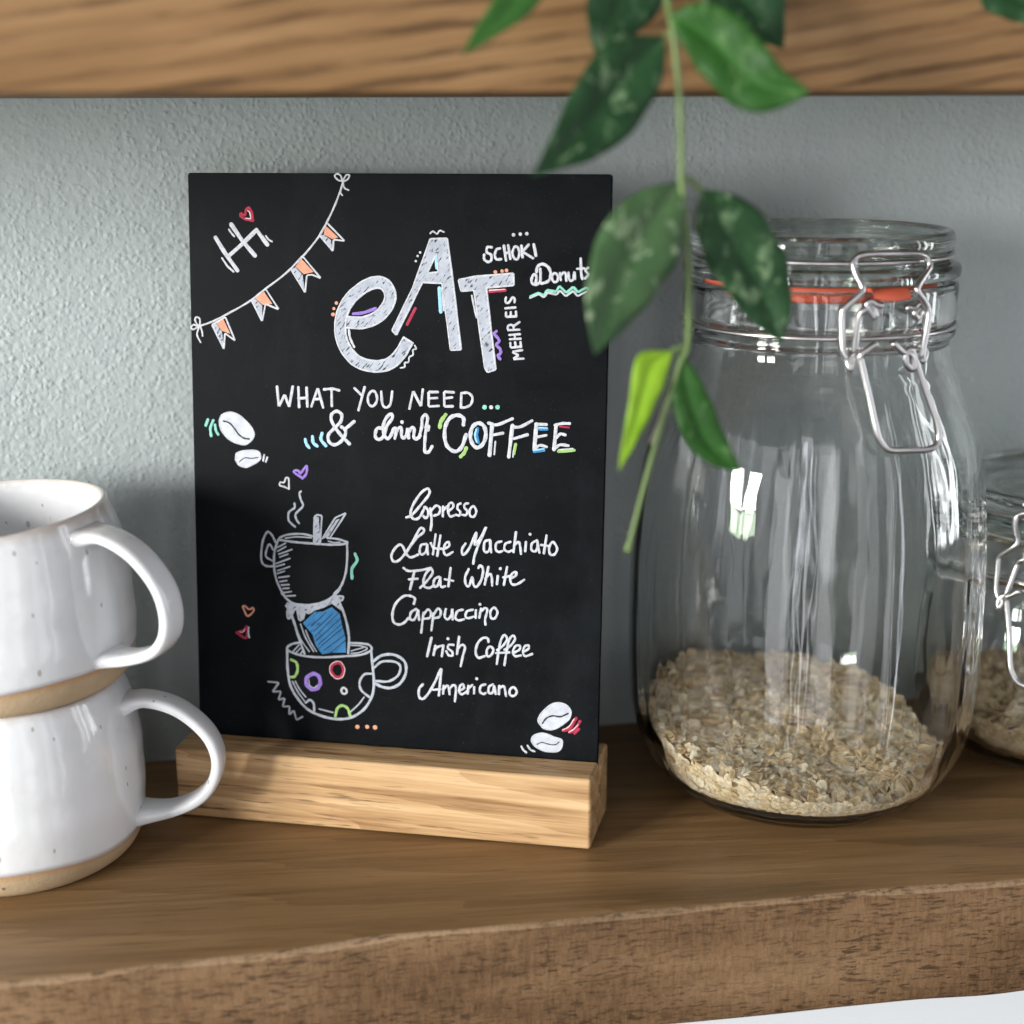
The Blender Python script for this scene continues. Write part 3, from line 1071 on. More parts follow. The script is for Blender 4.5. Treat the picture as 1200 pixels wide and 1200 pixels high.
('coffee_bean_drawing','larger white bean with three teal ticks on its left','''
F f 32|-6390,11593 -6280,11774 -6012,11866 -5695,11793 -5382,11550 -5174,11305 -5111,11079 -5233,10872 -5448,10737 -5687,10754 -6004,10870 -6266,11115 -6382,11339
D s 61|-6244,11547 -6019,11478 -5837,11282 -5681,11084 -5497,10964 -5299,10938
T s 106|-6831,11573 -6915,11367
T s 96|-6631,11554 -6743,11276 -6722,11002
T s 90|-6567,11397 -6531,11182 -6454,11062
'''),
('coffee_bean_drawing','small white bean with two white ticks on its right','''
F f 32|-5815,10265 -5759,10421 -5531,10500 -5212,10538 -4974,10506 -4883,10377 -4926,10197 -5167,10035 -5435,9923 -5673,9977 -5804,10138
D s 38|-5684,10105 -5482,10253 -5217,10250 -4977,10290
W s 79|-4746,10390 -4788,10182
W s 79|-4633,10305 -4688,10151
'''),
('coffee_bean_drawing','larger white bean with red ticks at the lower right','''
F f 31|5259,1328 5325,1534 5516,1776 5791,1989 6123,2012 6348,1877 6421,1697 6357,1465 6139,1249 5836,1055 5530,1033 5360,1149
D s 61|5414,1239 5550,1435 5771,1537 6050,1528 6311,1661
R s 109|6605,1511 6392,1124 6157,1036
R s 103|6746,1407 6559,1079 6381,981
R s 91|6711,1119 6562,951
K s 42|6537,1477 6362,1194 6143,1049
K s 42|6693,1289 6531,1106 6367,985
'''),
('coffee_bean_drawing','small white bean with two white ticks above the stand','''
F f 31|5034,565 5115,767 5393,873 5645,835 5870,751 6094,696 6139,533 6047,296 5797,219 5460,237 5177,374
D s 40|5232,450 5399,535 5624,494 5875,484 6013,595
W s 80|4672,336 4744,211 4858,124
W s 80|4896,382 4997,245 5153,184
'''),
('heart_drawing','tiny violet heart above the steam','''
V s 85|-3345,9624 -3630,9797 -3615,9877 -3479,9869 -3412,9780 -3204,10045 -3164,9974 -3207,9761 -3345,9597
'''),
('heart_drawing','tiny white heart above the steam','''
W s 70|-3842,9206 -3852,9564 -3947,9599 -4024,9437 -4155,9432 -4184,9325 -4019,9278 -3842,9206
'''),
('heart_drawing','tiny peach heart left of the drawn cups','''
P s 68|-5646,4832 -5556,4620 -5449,4487 -5243,4669 -5253,4803 -5404,4739 -5552,4850 -5646,4832
'''),
('heart_drawing','tiny red heart left of the drawn cups','''
R s 98|-5887,3845 -5543,3667 -5484,4088 -5641,3932 -5887,3845
W s 75|-5435,4064 -5451,3872 -5413,3699
K s 43|-5784,3892 -5662,3879 -5558,4016
'''),
('cup_drawing','white outline cup with hatched side, steam, two sticks and a teal mark','''
S s 85|-3399,9140 -3455,9049 -3402,8837 -3330,8625 -3498,8438 -3611,8290 -3575,8112 -3484,7990
S s 86|-3643,8690 -3645,8540 -3850,8369 -3872,8098 -3762,7959 -3634,7857
S s 90|-4365,7262 -4511,7527 -4678,7610 -4851,7257 -4915,6745 -4881,6491 -4714,6372 -4452,6379
S s 80|-4462,6978 -4591,7179 -4706,6974 -4728,6718 -4505,6584
S s 93|-4260,7376 -4407,6916 -4432,6405 -4374,5970 -4218,5577 -4016,5240
S s 91|-1714,7391 -1705,6906 -1763,6290 -1931,5810 -2191,5487
S s 83|-4214,7433 -3915,7555 -3395,7609 -2952,7547
S s 82|-2437,7511 -2033,7484 -1696,7392
S s 93|-4234,7359 -3769,7309 -3176,7284 -2881,7281 -2365,7270 -1960,7297 -1703,7356
S s 61|-3991,7425 -3582,7492 -3027,7490
S s 60|-2401,7394 -2180,7351 -1960,7379
G g 32|-2909,8268 -2744,8239 -2696,7326 -2936,7285
S p 73|-2936,7278 -2910,8250 -2799,8326 -2630,8298 -2696,7344
G g 32|-2584,7475 -2102,8179 -1974,8221 -2381,7575
S p 70|-2621,7473 -2138,8249 -1735,8446 -1919,8152 -2345,7505
S p 64|-4312,7066 -3993,7244
S p 64|-4287,6940 -3976,7118
S p 64|-4240,6833 -3754,7028
S p 64|-4215,6726 -3905,6850
S p 64|-4357,6482 -3832,6698
S p 64|-4358,6373 -4039,6480
S p 64|-4296,6230 -3835,6400
S p 64|-4313,6120 -4042,6225
S p 64|-4251,5977 -3865,6052
S p 64|-4215,5833 -3953,5883
S p 64|-4161,5708 -3880,5741
S p 64|-4106,5583 -3881,5613
S p 64|-4051,5439 -3789,5490
S p 64|-3978,5315 -3641,5352
T s 107|-1412,6986 -1339,6745 -1524,6447 -1525,6093
'''),
('cup_drawing','white jar outline with foam and a blue hatched filling','''
S s 93|-4154,5398 -3815,5090 -3346,5016 -2920,5066 -2495,5219 -2113,5511 -1985,5684
G g 32|-4031,4944 -3901,5077 -3474,5017 -2921,5028 -2495,5190 -2113,5448 -1860,5400 -1903,5273 -2030,5216 -1947,4896 -2284,5127 -2624,4940 -2922,4840 -3094,4704 -3264,4736 -3330,4481 -3458,4452 -3562,4803 -3690,4796 -3822,4494 -3972,4485 -3968,4822
S s 71|-4009,4945 -3922,5055 -3860,4891 -3969,4738 -3929,4479 -3799,4579 -3690,4838
S s 71|-3583,4802 -3522,4490 -3416,4467 -3306,4776 -3179,4720 -3050,4791 -2922,4882
S s 70|-2009,5226 -1882,5295 -1868,5408 -2008,5425
S s 93|-3778,4581 -3571,3919 -3321,3217
S s 101|-2009,5226 -1779,4613 -1655,3952 -1683,3328
S s 55|-3694,4417 -3486,3798 -3148,3312
S s 61|-3460,4305 -3272,3811 -2977,3323
S s 55|-3270,4085 -3102,3695 -2870,3330
B g 32|-3374,4352 -2922,4798 -2625,4815 -2285,5002 -1990,4768 -1907,4355 -1783,3902 -1764,3357 -2295,3324 -2658,3237 -2890,3539 -3015,3953
D p 26|-3055,4245 -2498,4801
D p 26|-2930,3874 -2011,4830
D p 29|-2867,3730 -1948,4624
D p 26|-2804,3587 -1886,4440
D p 29|-2677,3553 -1865,4274
D p 26|-2593,3389 -1782,4028
D p 29|-2337,3321 -1774,3819
D p 26|-2971,4061 -2244,4774
'''),
('cup_drawing','white outline cup with coloured spots and a loop handle','''
S s 90|-3509,3619 -3789,3547 -3984,3387 -3835,3248 -3321,3132 -2637,3125 -1786,3221 -1193,3317 -834,3499 -876,3673 -1107,3725 -1614,3723
S p 61|-3749,3283 -3523,3534
S p 61|-3642,3239 -3469,3419
S p 61|-3471,3207 -3397,3305
S s 54|-1614,3640 -1192,3636 -981,3553 -1277,3388 -1573,3340
S p 54|-1573,3432 -1108,3587
S s 104|-3972,3345 -3970,2708 -3891,2074 -3638,1579 -3211,1137 -2653,920 -2096,853 -1582,954 -1113,1285 -815,1773 -730,2286 -792,3040 -834,3499
S s 111|-771,3084 -434,3336 27,3386 404,3159 447,2743 238,2351 -98,2160 -435,2179 -688,2289
S s 95|-708,2878 -434,3105 27,3135 245,2973 162,2640 -182,2399 -646,2376
N s 97|-3830,2964 -3624,2858 -3593,2563 -3707,2342 -3854,2311
V c 142|-2993,2492 -3234,2331 -3254,2074 -3075,1916 -2860,1952 -2738,2152 -2792,2403
S s 39|-3158,2251 -3138,2061 -2988,1973 -2837,2081
R c 109|-2093,2957 -2289,2838 -2308,2604 -2130,2426 -1938,2481 -1864,2697 -1936,2904
K c 35|-2092,3016 -2340,2856 -2359,2580 -2151,2373 -1908,2440 -1813,2713 -1906,2948
W c 86|-1842,2051 -1940,1972 -1911,1846 -1792,1833 -1740,1943
S s 92|-814,2639 -1089,2592 -1259,2293 -1196,2001 -900,1759
S s 94|-3294,1388 -3121,1507 -2985,1367 -2970,1111
N s 100|-2172,963 -2093,1259 -1913,1378 -1709,1286 -1625,1044
S s 58|-3675,2166 -3505,1866 -3284,1603
S s 58|-3783,2158 -3592,1796 -3337,1450
S p 55|-2780,1189 -2266,1097
S s 61|-1603,1165 -1283,1486 -1091,1754
'''),
('zigzag_drawing','grey zigzag and three peach dots beneath the cups','''
S p 75|-4712,2081 -4306,2068 -4555,1710 -4229,1752 -4334,1423 -4090,1501 -4175,1173 -3910,1211 -3934,887 -3750,1062 -3652,706 -3428,843
P d 160|-1349,617
P d 147|-989,644
P d 172|-692,644
''')]
LEAVES = [
('bright',[(3.33,-10.50,28.71),(2.36,-11.00,28.15),(1.66,-11.50,27.21),(1.17,-12.00,26.59),(0.84,-12.50,26.05)],
   [(3.33,-10.50,28.71),(3.40,-11.00,28.06),(2.80,-11.50,27.18),(1.85,-12.00,26.59),(0.84,-12.50,26.05)]),
('dark',[(5.50,-10.20,29.07),(4.69,-10.35,28.33),(4.40,-10.50,27.50),(4.41,-10.65,26.71),(4.54,-10.80,26.18)],
   [(5.50,-10.20,29.07),(6.38,-10.35,28.35),(6.38,-10.50,27.41),(5.65,-10.65,26.67),(4.54,-10.80,26.18)]),
('dark',[(6.26,-11.20,26.61),(5.21,-11.43,26.57),(4.28,-11.67,26.05),(3.64,-11.90,25.15),(3.21,-12.13,24.37),(2.85,-12.37,23.76),(2.53,-12.60,23.22)],
   [(6.26,-11.20,26.61),(6.23,-11.43,25.92),(5.91,-11.67,25.14),(5.24,-11.90,24.25),(4.30,-12.13,23.64),(3.37,-12.37,23.39),(2.53,-12.60,23.22)]),
('mid',[(6.32,-11.40,27.09),(6.48,-11.67,26.52),(6.98,-11.93,25.70),(7.58,-12.20,25.05),(8.22,-12.47,24.72),(8.97,-12.73,24.86),(9.52,-13.00,25.22)],
   [(6.32,-11.40,27.09),(6.83,-11.67,27.36),(7.48,-11.93,27.31),(8.00,-12.20,26.93),(8.40,-12.47,26.44),(8.81,-12.73,25.82),(9.52,-13.00,25.22)]),
('dark',[(7.85,-10.00,28.61),(7.36,-10.15,28.07),(7.68,-10.30,27.33),(8.58,-10.45,26.69),(9.67,-10.60,26.31)],
   [(7.85,-10.00,28.61),(8.85,-10.15,28.51),(9.64,-10.30,27.87),(9.74,-10.45,27.13),(9.67,-10.60,26.31)]),
('pale',[(6.70,-11.40,22.99),(5.79,-11.63,22.87),(4.83,-11.87,22.36),(4.33,-12.10,21.63),(4.02,-12.33,20.76),(3.95,-12.57,19.86),(4.12,-12.80,18.78)],
   [(6.70,-11.40,22.99),(6.79,-11.63,22.20),(6.58,-11.87,21.18),(5.94,-12.10,20.25),(5.25,-12.33,19.57),(4.65,-12.57,19.14),(4.12,-12.80,18.78)]),
('dark',[(7.35,-11.20,22.78),(7.16,-11.27,22.00),(7.40,-11.33,21.11),(7.98,-11.40,20.21),(8.75,-11.47,19.33),(9.22,-11.53,18.94),(9.57,-11.60,18.73)],
   [(7.35,-11.20,22.78),(8.26,-11.27,22.64),(9.09,-11.33,22.04),(9.66,-11.40,21.07),(9.87,-11.47,20.17),(9.83,-11.53,19.40),(9.57,-11.60,18.73)]),
('young',[(6.61,-11.30,18.57),(5.65,-11.44,18.53),(5.44,-11.58,17.76),(5.28,-11.72,16.87),(5.11,-11.86,16.10),(5.01,-12.00,15.50)],
   [(6.61,-11.30,18.57),(6.51,-11.44,18.11),(6.20,-11.58,17.39),(5.78,-11.72,16.62),(5.39,-11.86,16.01),(5.01,-12.00,15.50)]),
('mid',[(6.83,-11.20,18.53),(6.66,-11.36,17.68),(6.71,-11.52,16.77),(7.06,-11.68,15.99),(7.70,-11.84,15.48),(8.48,-12.00,15.29)],
   [(6.83,-11.20,18.53),(7.20,-11.36,18.12),(7.65,-11.52,17.30),(7.94,-11.68,16.52),(8.22,-11.84,15.88),(8.48,-12.00,15.29)]),
('dark',[(14.66,-11.00,28.19),(14.89,-11.15,27.44),(15.37,-11.30,27.11),(15.99,-11.45,26.94),(16.91,-11.60,26.68)],
   [(14.66,-11.00,28.19),(15.52,-11.15,28.50),(16.33,-11.30,28.08),(16.78,-11.45,27.54),(16.91,-11.60,26.68)])]
STEMS = [
('stem',[(6.41,-10.20,28.78),(6.39,-10.90,27.49),(6.48,-11.30,26.54),(6.65,-11.40,24.77),(6.71,-11.50,23.02),(6.96,-11.40,21.08),(7.06,-11.30,18.81),(6.86,-11.30,18.24),(6.45,-11.40,16.99),(6.03,-11.50,15.57),(5.69,-11.60,14.35),(5.37,-11.70,13.14)],0.095),
('petiole',[(7.06,-11.30,18.72),(6.80,-11.30,18.63),(6.59,-11.30,18.55)],0.075),
('petiole',[(6.71,-11.50,23.11),(7.03,-11.30,23.01),(7.35,-11.20,22.74)],0.08),
('petiole',[(6.69,-11.50,23.11),(6.70,-11.40,22.99)],0.08),
('petiole',[(6.48,-11.30,26.54),(6.40,-11.25,26.65),(6.26,-11.20,26.61)],0.075),
('petiole',[(6.41,-10.95,27.32),(6.38,-11.20,27.18),(6.34,-11.40,27.09)],0.075),
('petiole',[(6.41,-10.40,28.45),(5.93,-10.30,28.80),(5.50,-10.20,29.07)],0.075),
('petiole',[(6.41,-10.30,28.67),(4.67,-10.40,29.04),(3.33,-10.50,28.71)],0.075),
('petiole',[(6.43,-10.40,28.35),(7.12,-10.20,28.69),(7.85,-10.00,28.61)],0.075),
('twig',[(7.09,-11.20,18.70),(6.83,-11.10,17.86),(6.50,-11.10,16.93),(6.15,-11.20,16.02)],0.07)]
CLIP = {
'bail':[(-19.25,17.085,5.542),(-21.06,17.414,5.509),(-21.65,17.952,5.455),(-21.90,18.548,5.404),(-20.66,18.756,5.387),(-15.88,19.139,5.355),(-14.84,19.358,5.295),(-16.69,19.687,5.179),(-17.80,20.004,5.069),(-17.06,20.223,5.000),(-14.14,20.340,5.000),(-8.06,20.372,5.000),(1.19,20.355,5.000),(9.90,20.311,5.000),(14.27,20.160,5.014),(15.25,19.907,5.102),(12.29,19.687,5.179),(7.83,19.359,5.294),(7.13,19.157,5.354),(10.96,18.775,5.385),(12.45,18.432,5.414),(11.24,17.834,5.467),(9.76,17.359,5.514),(8.91,16.909,5.559)],
'levl':[(-6.02,18.746,5.150),(-8.72,18.790,5.150),(-10.92,18.897,5.150),(-12.21,18.749,5.150),(-8.78,18.378,5.150),(-9.70,18.671,5.150),(-13.50,18.600,5.150),(-15.03,18.329,5.150),(-16.48,17.576,5.384),(-18.08,16.826,5.637),(-19.45,17.032,5.588),(-18.02,17.232,5.513),(-15.43,17.345,5.471)],
'levr':[(4.13,18.646,5.150),(8.27,18.600,5.150),(10.86,18.719,5.150),(12.52,18.494,5.150),(10.39,18.293,5.150),(8.41,18.458,5.150),(11.94,18.590,5.150),(14.60,18.388,5.150),(12.13,17.689,5.342),(8.79,16.949,5.611),(11.17,17.225,5.516),(8.44,17.479,5.420)],
'pull':[(-10.14,17.650,5.750),(-14.73,17.358,5.750),(-15.57,17.238,5.750),(-15.14,17.025,5.750),(-12.47,15.986,5.784),(-10.38,14.952,5.897),(-9.07,14.582,5.937),(-6.20,14.294,5.968),(0.04,14.234,5.975),(7.97,14.178,5.981),(11.97,14.349,5.962),(12.21,14.904,5.902),(8.49,16.048,5.777),(4.37,17.064,5.750),(2.49,17.382,5.750),(0.58,17.271,5.750),(1.23,16.901,5.750),(3.88,16.760,5.750),(2.79,17.197,5.750),(-0.87,17.340,5.750),(-4.80,17.650,5.750)],
}


for i, (nm, lab, txt) in enumerate(DRAWINGS):
    draw(nm, lab, txt, i)

# wooden block with a leaning slot
def stand_mesh():
    tn = math.tan(LEAN)
    f, bk, H = -1.546, 1.62, BZ
    slot_z = 1.5
    s0, s1 = -0.035, 0.345
    prof = [(f, 0.06), (f, H), (s0, H), (s0 + (slot_z - H) * tn, slot_z), (s1 + (slot_z - H) * tn, slot_z), (s1, H), (bk, H), (bk, 0.06)]
    V, F = [], []
    def xr(y): return 7.37 + (y - f) * 0.06
    for side in (0, 1):
        for y, z in prof:
            V.append((xr(y) if side else -7.75, y, z))
    n = len(prof)
    for k in range(n):
        F.append((k, (k + 1) % n, n + (k + 1) % n, n + k))
    # end caps cut into convex pieces
    for b in (0, n):
        F += [(b, b + 1, b + 2, b + 3), (b, b + 3, b + 4, b + 7), (b + 4, b + 5, b + 6, b + 7)]
    return V, F
V, F = stand_mesh()
stand = mesh('board_stand', V, F, M_STAND, rot=(0, 0, YAW), smooth=False)
bv = stand.modifiers.new('bevel', 'BEVEL')
bv.width = 0.0011; bv.segments = 3; bv.limit_method = 'ANGLE'; bv.angle_limit = math.radians(40)
stand.data.polygons.foreach_set('use_smooth', [True] * len(stand.data.polygons))
wn = stand.modifiers.new('normals', 'WEIGHTED_NORMAL'); wn.keep_sharp = True
tag(stand, 'pale oak block with a slot on top holding the chalkboard', 'board stand')

# ------------------------------------------------------------------ mugs
def make_mug(label, loc, phi, tilt, seed, foot_h, handle, lip=0.0):
    root = empty('mug', loc, tilt)
    tag(root, label, 'mug', 'stacked stoneware mugs')
    rnd = random.Random(seed)
    ph = [rnd.uniform(0, 6.28) for _ in range(6)]
    def wob(a, r, z):
        return (0.035 * math.sin(2 * a + ph[0]) + 0.02 * math.sin(3 * a + ph[1]) + 0.015 * math.sin(z * 4 + ph[2]),
                0.05 * math.sin(2 * a + ph[3]) * min(1, z / 5) + lip * r * math.cos(a) * max(0, z / 6) ** 2)
    def line(a):
        return foot_h + 0.10 * math.sin(a + ph[4]) + 0.05 * math.sin(3 * a + ph[5]) + 0.025 * math.sin(7 * a + ph[0])
    outer = catmull([(0, 0.10, 0), (2.6, 0.06, 0), (3.62, 0.0, 0), (4.00, 0.13, 0), (4.21, 0.5, 0), (4.33, 1.1, 0), (4.38, 1.9, 0), (4.38, 3.4, 0), (4.28, 4.6, 0), (4.10, 5.4, 0), (3.92, 5.95, 0), (3.86, 6.14, 0)], 5)
    outer = [(p.x, p.y) for p in outer]
    seg = 128
    # clay foot: the part of the profile below the glaze line, its top ring follows the wavy line
    def r_at(z):
        for (r0, z0), (r1, z1) in zip(outer[6:], outer[7:]):
            if z0 <= z <= z1 and z1 > z0: return r0 + (r1 - r0) * (z - z0) / (z1 - z0)
        return outer[-1][0]
    V, F, att = [], [], []
    fp = [q for q in outer if q[1] <= foot_h * 0.62]
    fp = [q for i, q in enumerate(fp) if i == 0 or abs(q[0] - fp[i - 1][0]) + abs(q[1] - fp[i - 1][1]) > 1e-4]
    V, F = lathe(fp, seg, wob)
    att = [0.0] * len(V)
    last = list(range(len(V) - seg, len(V)))
    for s in range(1, 7):
        ring = []
        for k in range(seg):
            a = 2 * math.pi * k / seg
            z = fp[-1][1] + (line(a) + 0.06 - fp[-1][1]) * s / 6
            r = r_at(z); d = wob(a, r, z)
            ring.append(len(V)); V.append(((r + d[0]) * math.cos(a), (r + d[0]) * math.sin(a), z + d[1])); att.append(s / 6)
        for k in range(seg): F.append((last[k], last[(k + 1) % seg], ring[(k + 1) % seg], ring[k]))
        last = ring
    o = mesh('clay_foot', V, F, M_CLAY, parent=root)
    A = o.data.attributes.new('rim', 'FLOAT', 'POINT'); A.data.foreach_set('value', att)
    # glazed body, sitting a little proud of the clay
    V, F, last = [], [], None
    zs = [foot_h + (6.14 - foot_h) * i / 26 for i in range(27)]
    for i, z0 in enumerate([None] + zs):
        ring = []
        for k in range(seg):
            a = 2 * math.pi * k / seg
            t = (z0 - foot_h) / (6.14 - foot_h) if z0 is not None else 0
            z = line(a) * (1 - t) + 6.14 * t
            r = r_at(z) + (0.035 if z0 is not None else -0.02); d = wob(a, r, z)
            ring.append(len(V)); V.append(((r + d[0]) * math.cos(a), (r + d[0]) * math.sin(a), z + d[1]))
        if last:
            for k in range(seg): F.append((last[k], last[(k + 1) % seg], ring[(k + 1) % seg], ring[k]))
        last = ring
    inner = catmull([(3.86, 6.22, 0), (3.76, 6.27, 0), (3.66, 6.22, 0), (3.62, 6.0, 0), (3.78, 5.4, 0), (3.95, 4.6, 0), (4.05, 3.4, 0), (4.02, 2.0, 0), (3.75, 1.0, 0), (3.0, 0.62, 0), (0.0, 0.5, 0)], 4)
    for p in inner:
        ring = []
        if p.x < 1e-3:
            c = len(V); V.append((0, 0, p.y))
            for k in range(seg): F.append((last[k], last[(k + 1) % seg], c))
            break
        for k in range(seg):
            a = 2 * math.pi * k / seg
            d = wob(a, p.x, p.y)
            ring.append(len(V)); V.append(((p.x + d[0]) * math.cos(a), (p.x + d[0]) * math.sin(a), p.y + d[1]))
        for k in range(seg): F.append((last[k], last[(k + 1) % seg], ring[(k + 1) % seg], ring[k]))
        last = ring
    mesh('body', V, F, M_GLAZE, parent=root)
    # handle: flat pulled strap
    path = catmull([(r, z, 0) for r, z in handle], 8)
    V, F, rings = [], [], []
    n = len(path)
    er, et = Vector((math.cos(phi), math.sin(phi), 0)), Vector((-math.sin(phi), math.cos(phi), 0))
    for i, p in enumerate(path):
        a, b = path[max(i - 1, 0)], path[min(i + 1, n - 1)]
        t = (b - a).normalized()
        nr = (-t.y, t.x)
        u = i / (n - 1)
        flare = max(0, 1 - u / 0.16) ** 2 + max(0, 1 - (1 - u) / 0.16) ** 2
        hw = 0.58 + 0.26 * flare - 0.06 * math.sin(u * 3.1)
        th = 0.21 + 0.14 * flare
        ring = []
        for k in range(20):
            an = 2 * math.pi * k / 20
            c, s = math.cos(an), math.sin(an)
            sx = math.copysign(abs(c) ** 0.5, c) * hw
            sn = math.copysign(abs(s) ** 0.75, s) * th
            q = er * (p.x + nr[0] * sn) + et * sx + Vector((0, 0, p.y + nr[1] * sn))
            ring.append(len(V)); V.append(tuple(q))
        rings.append(ring)
    for A_, B_ in zip(rings, rings[1:]):
        for k in range(20): F.append((A_[k], A_[(k + 1) % 20], B_[(k + 1) % 20], B_[k]))
    F += [tuple(rings[0][::-1]), tuple(rings[-1])]
    mesh('handle', V, F, M_GLAZE, parent=root)
    return root
make_mug('white glazed stoneware mug at the bottom of the stack, standing on the shelf', (-13.15, 0.45, 0.0), math.radians(-11), (0, 0, 0), 5, 0.95,
         [(4.0, 5.25), (4.8, 5.42), (5.9, 5.05), (6.85, 4.1), (7.1, 3.0), (6.6, 1.95), (5.5, 1.35), (4.15, 1.15)])
TOPMUG = make_mug('white glazed stoneware mug on top of the stack, its empty rim showing', (-13.05, 0.45, 6.29), math.radians(-34), (math.radians(1.0), math.radians(-1.3), 0), 11, 1.0,
         [(4.0, 5.75), (4.9, 5.8), (6.0, 5.25), (6.85, 4.15), (7.0, 2.9), (6.5, 2.0), (5.4, 1.5), (4.15, 1.35)], 0.05)

TOPMUG.scale = (1.0, 1.0, 0.94)      # thrown a little lower than its neighbour

# ------------------------------------------------------------------ clip-top jars
def make_jar(label, loc, body_outer, floor_z, clip_az, dz, seed, seal):
    """body_outer: (r, z) from the foot up to the shoulder; neck and lid are shifted by dz"""
    root = empty('clip_top_jar', loc)
    tag(root, label, 'jar')
    rnd = random.Random(seed)
    ph = [rnd.uniform(0, 6.28) for _ in range(8)]
    def wob(a, r, z):
        k = min(1.0, max(0.0, (r - 2) / 3)) * (1 if z < 16 + dz else 0.25)
        return (k * (0.020 * math.sin(3 * a + ph[0] + z * 0.05) + 0.014 * math.sin(7 * a + ph[1]) + 0.008 * math.sin(13 * a + ph[2] + z * 0.08) + 0.004 * math.sin(29 * a + ph[3])), 0)
    def wob_in(a, r, z):
        k = min(1.0, max(0.0, (r - 2) / 3)) * (1 if z < 16 + dz else 0.25)
        return (k * (0.030 * math.sin(2 * a + ph[4] + z * 0.06) + 0.018 * math.sin(5 * a + ph[5]) + 0.010 * math.sin(11 * a + ph[6] - z * 0.06) + 0.005 * math.sin(23 * a + ph[7])), 0)
    neck = [(4.84, 16.75), (4.80, 17.05), (4.86, 17.22), (4.97, 17.34), (4.97, 17.46), (4.84, 17.58), (4.84, 17.74), (4.97, 17.90), (5.00, 18.15), (5.00, 18.60), (4.99, 18.95), (4.95, 19.08), (4.86, 19.12), (4.62, 19.12), (4.48, 19.06)]
    NR = 0.945
    neck = [(r * NR, z + dz) for r, z in neck]
    outer = [(p.x, p.y) for p in catmull([(r, z, 0) for r, z in body_outer + neck], 5)]
    inner_ctrl = [(4.18, 18.95 + dz), (4.13, 18.6 + dz), (4.12, 17.4 + dz), (4.24, 16.7 + dz)]
    sh = [(r - 0.30, z - 0.05) for r, z in body_outer if z > floor_z + 1.9 and z < 16.4 + dz]
    inner_ctrl += sh[::-1]
    rb = [r for r, z in body_outer if z > floor_z + 1.0][0]
    inner_ctrl += [(rb - 0.62, floor_z + 0.75), (rb - 1.2, floor_z + 0.22), (rb - 2.2, floor_z + 0.02), (rb - 4.2, floor_z), (0, floor_z + 0.04)]
    inner = [(p.x, p.y) for p in catmull([(r, z, 0) for r, z in inner_ctrl], 5)]
    inner[-1] = (0, inner[-1][1])
    outer[0] = (0, outer[0][1])
    seg = 160
    V1, F1 = lathe(outer, seg, wob)
    V2, F2 = lathe(inner, seg, wob_in)
    b = len(V1)
    V = V1 + V2
    F = F1 + [tuple(i + b for i in f) for f in F2]
    top_o = list(range(b - seg, b)); top_i = list(range(b, b + seg))
    for k in range(seg): F.append((top_o[k], top_o[(k + 1) % seg], top_i[(k + 1) % seg], top_i[k]))
    mesh('jar_body', V, F, M_GLASS, parent=root)
    # lid: stepped pressed glass
    lp = [(0, 20.62), (3.6, 20.60), (4.1, 20.66), (4.35, 20.80), (4.52, 20.86), (4.68, 20.80), (4.76, 20.55), (4.74, 20.28), (4.62, 20.12), (4.62, 19.96), (4.72, 19.84), (4.96, 19.74), (5.03, 19.58), (5.02, 19.40), (4.93, 19.30), (4.40, 19.28), (3.84, 19.26), (3.68, 19.18), (3.66, 18.75), (3.56, 18.64), (3.44, 18.72), (3.40, 19.4), (3.1, 19.9), (0, 20.05)]
    lp = [(p.x * NR, p.y + dz) for p in catmull([(r, z, 0) for r, z in lp], 4)]
    lp[0] = (0, lp[0][1]); lp[-1] = (0, lp[-1][1])
    V, F = lathe(lp, 144)
    mesh('lid', V, F, M_LID, parent=root)
    # rubber seal with its pull tab
    V, F = lathe([(3.50, 18.72 + dz), (3.92, 18.70 + dz), (3.99, 18.76 + dz), (3.99, 19.16 + dz), (3.92, 19.22 + dz), (3.50, 19.22 + dz)], 120, None, True)
    ta = clip_az - math.radians(2)
    rows = []
    for i in range(9):
        u = i / 8
        row = []
        for j in range(9):
            a = ta + (j / 8 - 0.5) * 0.27
            rr = 3.94 + 1.02 * u - 0.05 * abs(j / 8 - 0.5) * u
            z = 19.205 + dz - 1.1 * max(0, u - 0.80) ** 1.2 - 0.5 * max(0, u - 0.80) * math.sin((j / 8) * 2.6)
            for s in (0.06, -0.06):
                row.append(len(V)); V.append((rr * math.cos(a), rr * math.sin(a), z + s))
        rows.append(row)
    for A, B in zip(rows, rows[1:]):
        for j in range(8):
            F.append((A[2 * j], A[2 * j + 2], B[2 * j + 2], B[2 * j]))
            F.append((A[2 * j + 1], B[2 * j + 1], B[2 * j + 3], A[2 * j + 3]))
        F.append((A[0], B[0], B[1], A[1])); F.append((A[16], A[17], B[17], B[16]))
    L = rows[-1]
    for j in range(8): F.append((L[2 * j], L[2 * j + 2], L[2 * j + 3], L[2 * j + 1]))
    mesh('rubber_seal', V, F, seal, parent=root, sharp=50)
    # wires round lid and neck
    for nm, R, z in (('lid_wire', 4.73 * NR, 20.04), ('neck_wire', 4.95 * NR, 17.66)):
        pts = [(R * math.cos(a), R * math.sin(a), z + dz) for a in [2 * math.pi * k / 120 for k in range(120)]]
        V, F = tube(pts, 0.085, 10, closed=True)
        mesh(nm, V, F, M_STEEL, parent=root)
    def wire(name, keys, rad=0.11):
        V, F = [], []
        for key in keys:
            pts = []
            for az, z, R in CLIP[key]:
                a = clip_az + math.radians(az)
                R = R - 0.26 * min(1, max(0, (z - 15.2) / 1.5))
                pts.append((R * math.cos(a), R * math.sin(a), z + dz))
            tube(catmull(pts, 6), rad, 10, V, F)
        return mesh(name, V, F, M_STEEL, parent=root)
    wire('bail', ['bail'])
    wire('lever', ['levl', 'levr'])
    wire('pull_loop', ['pull'])
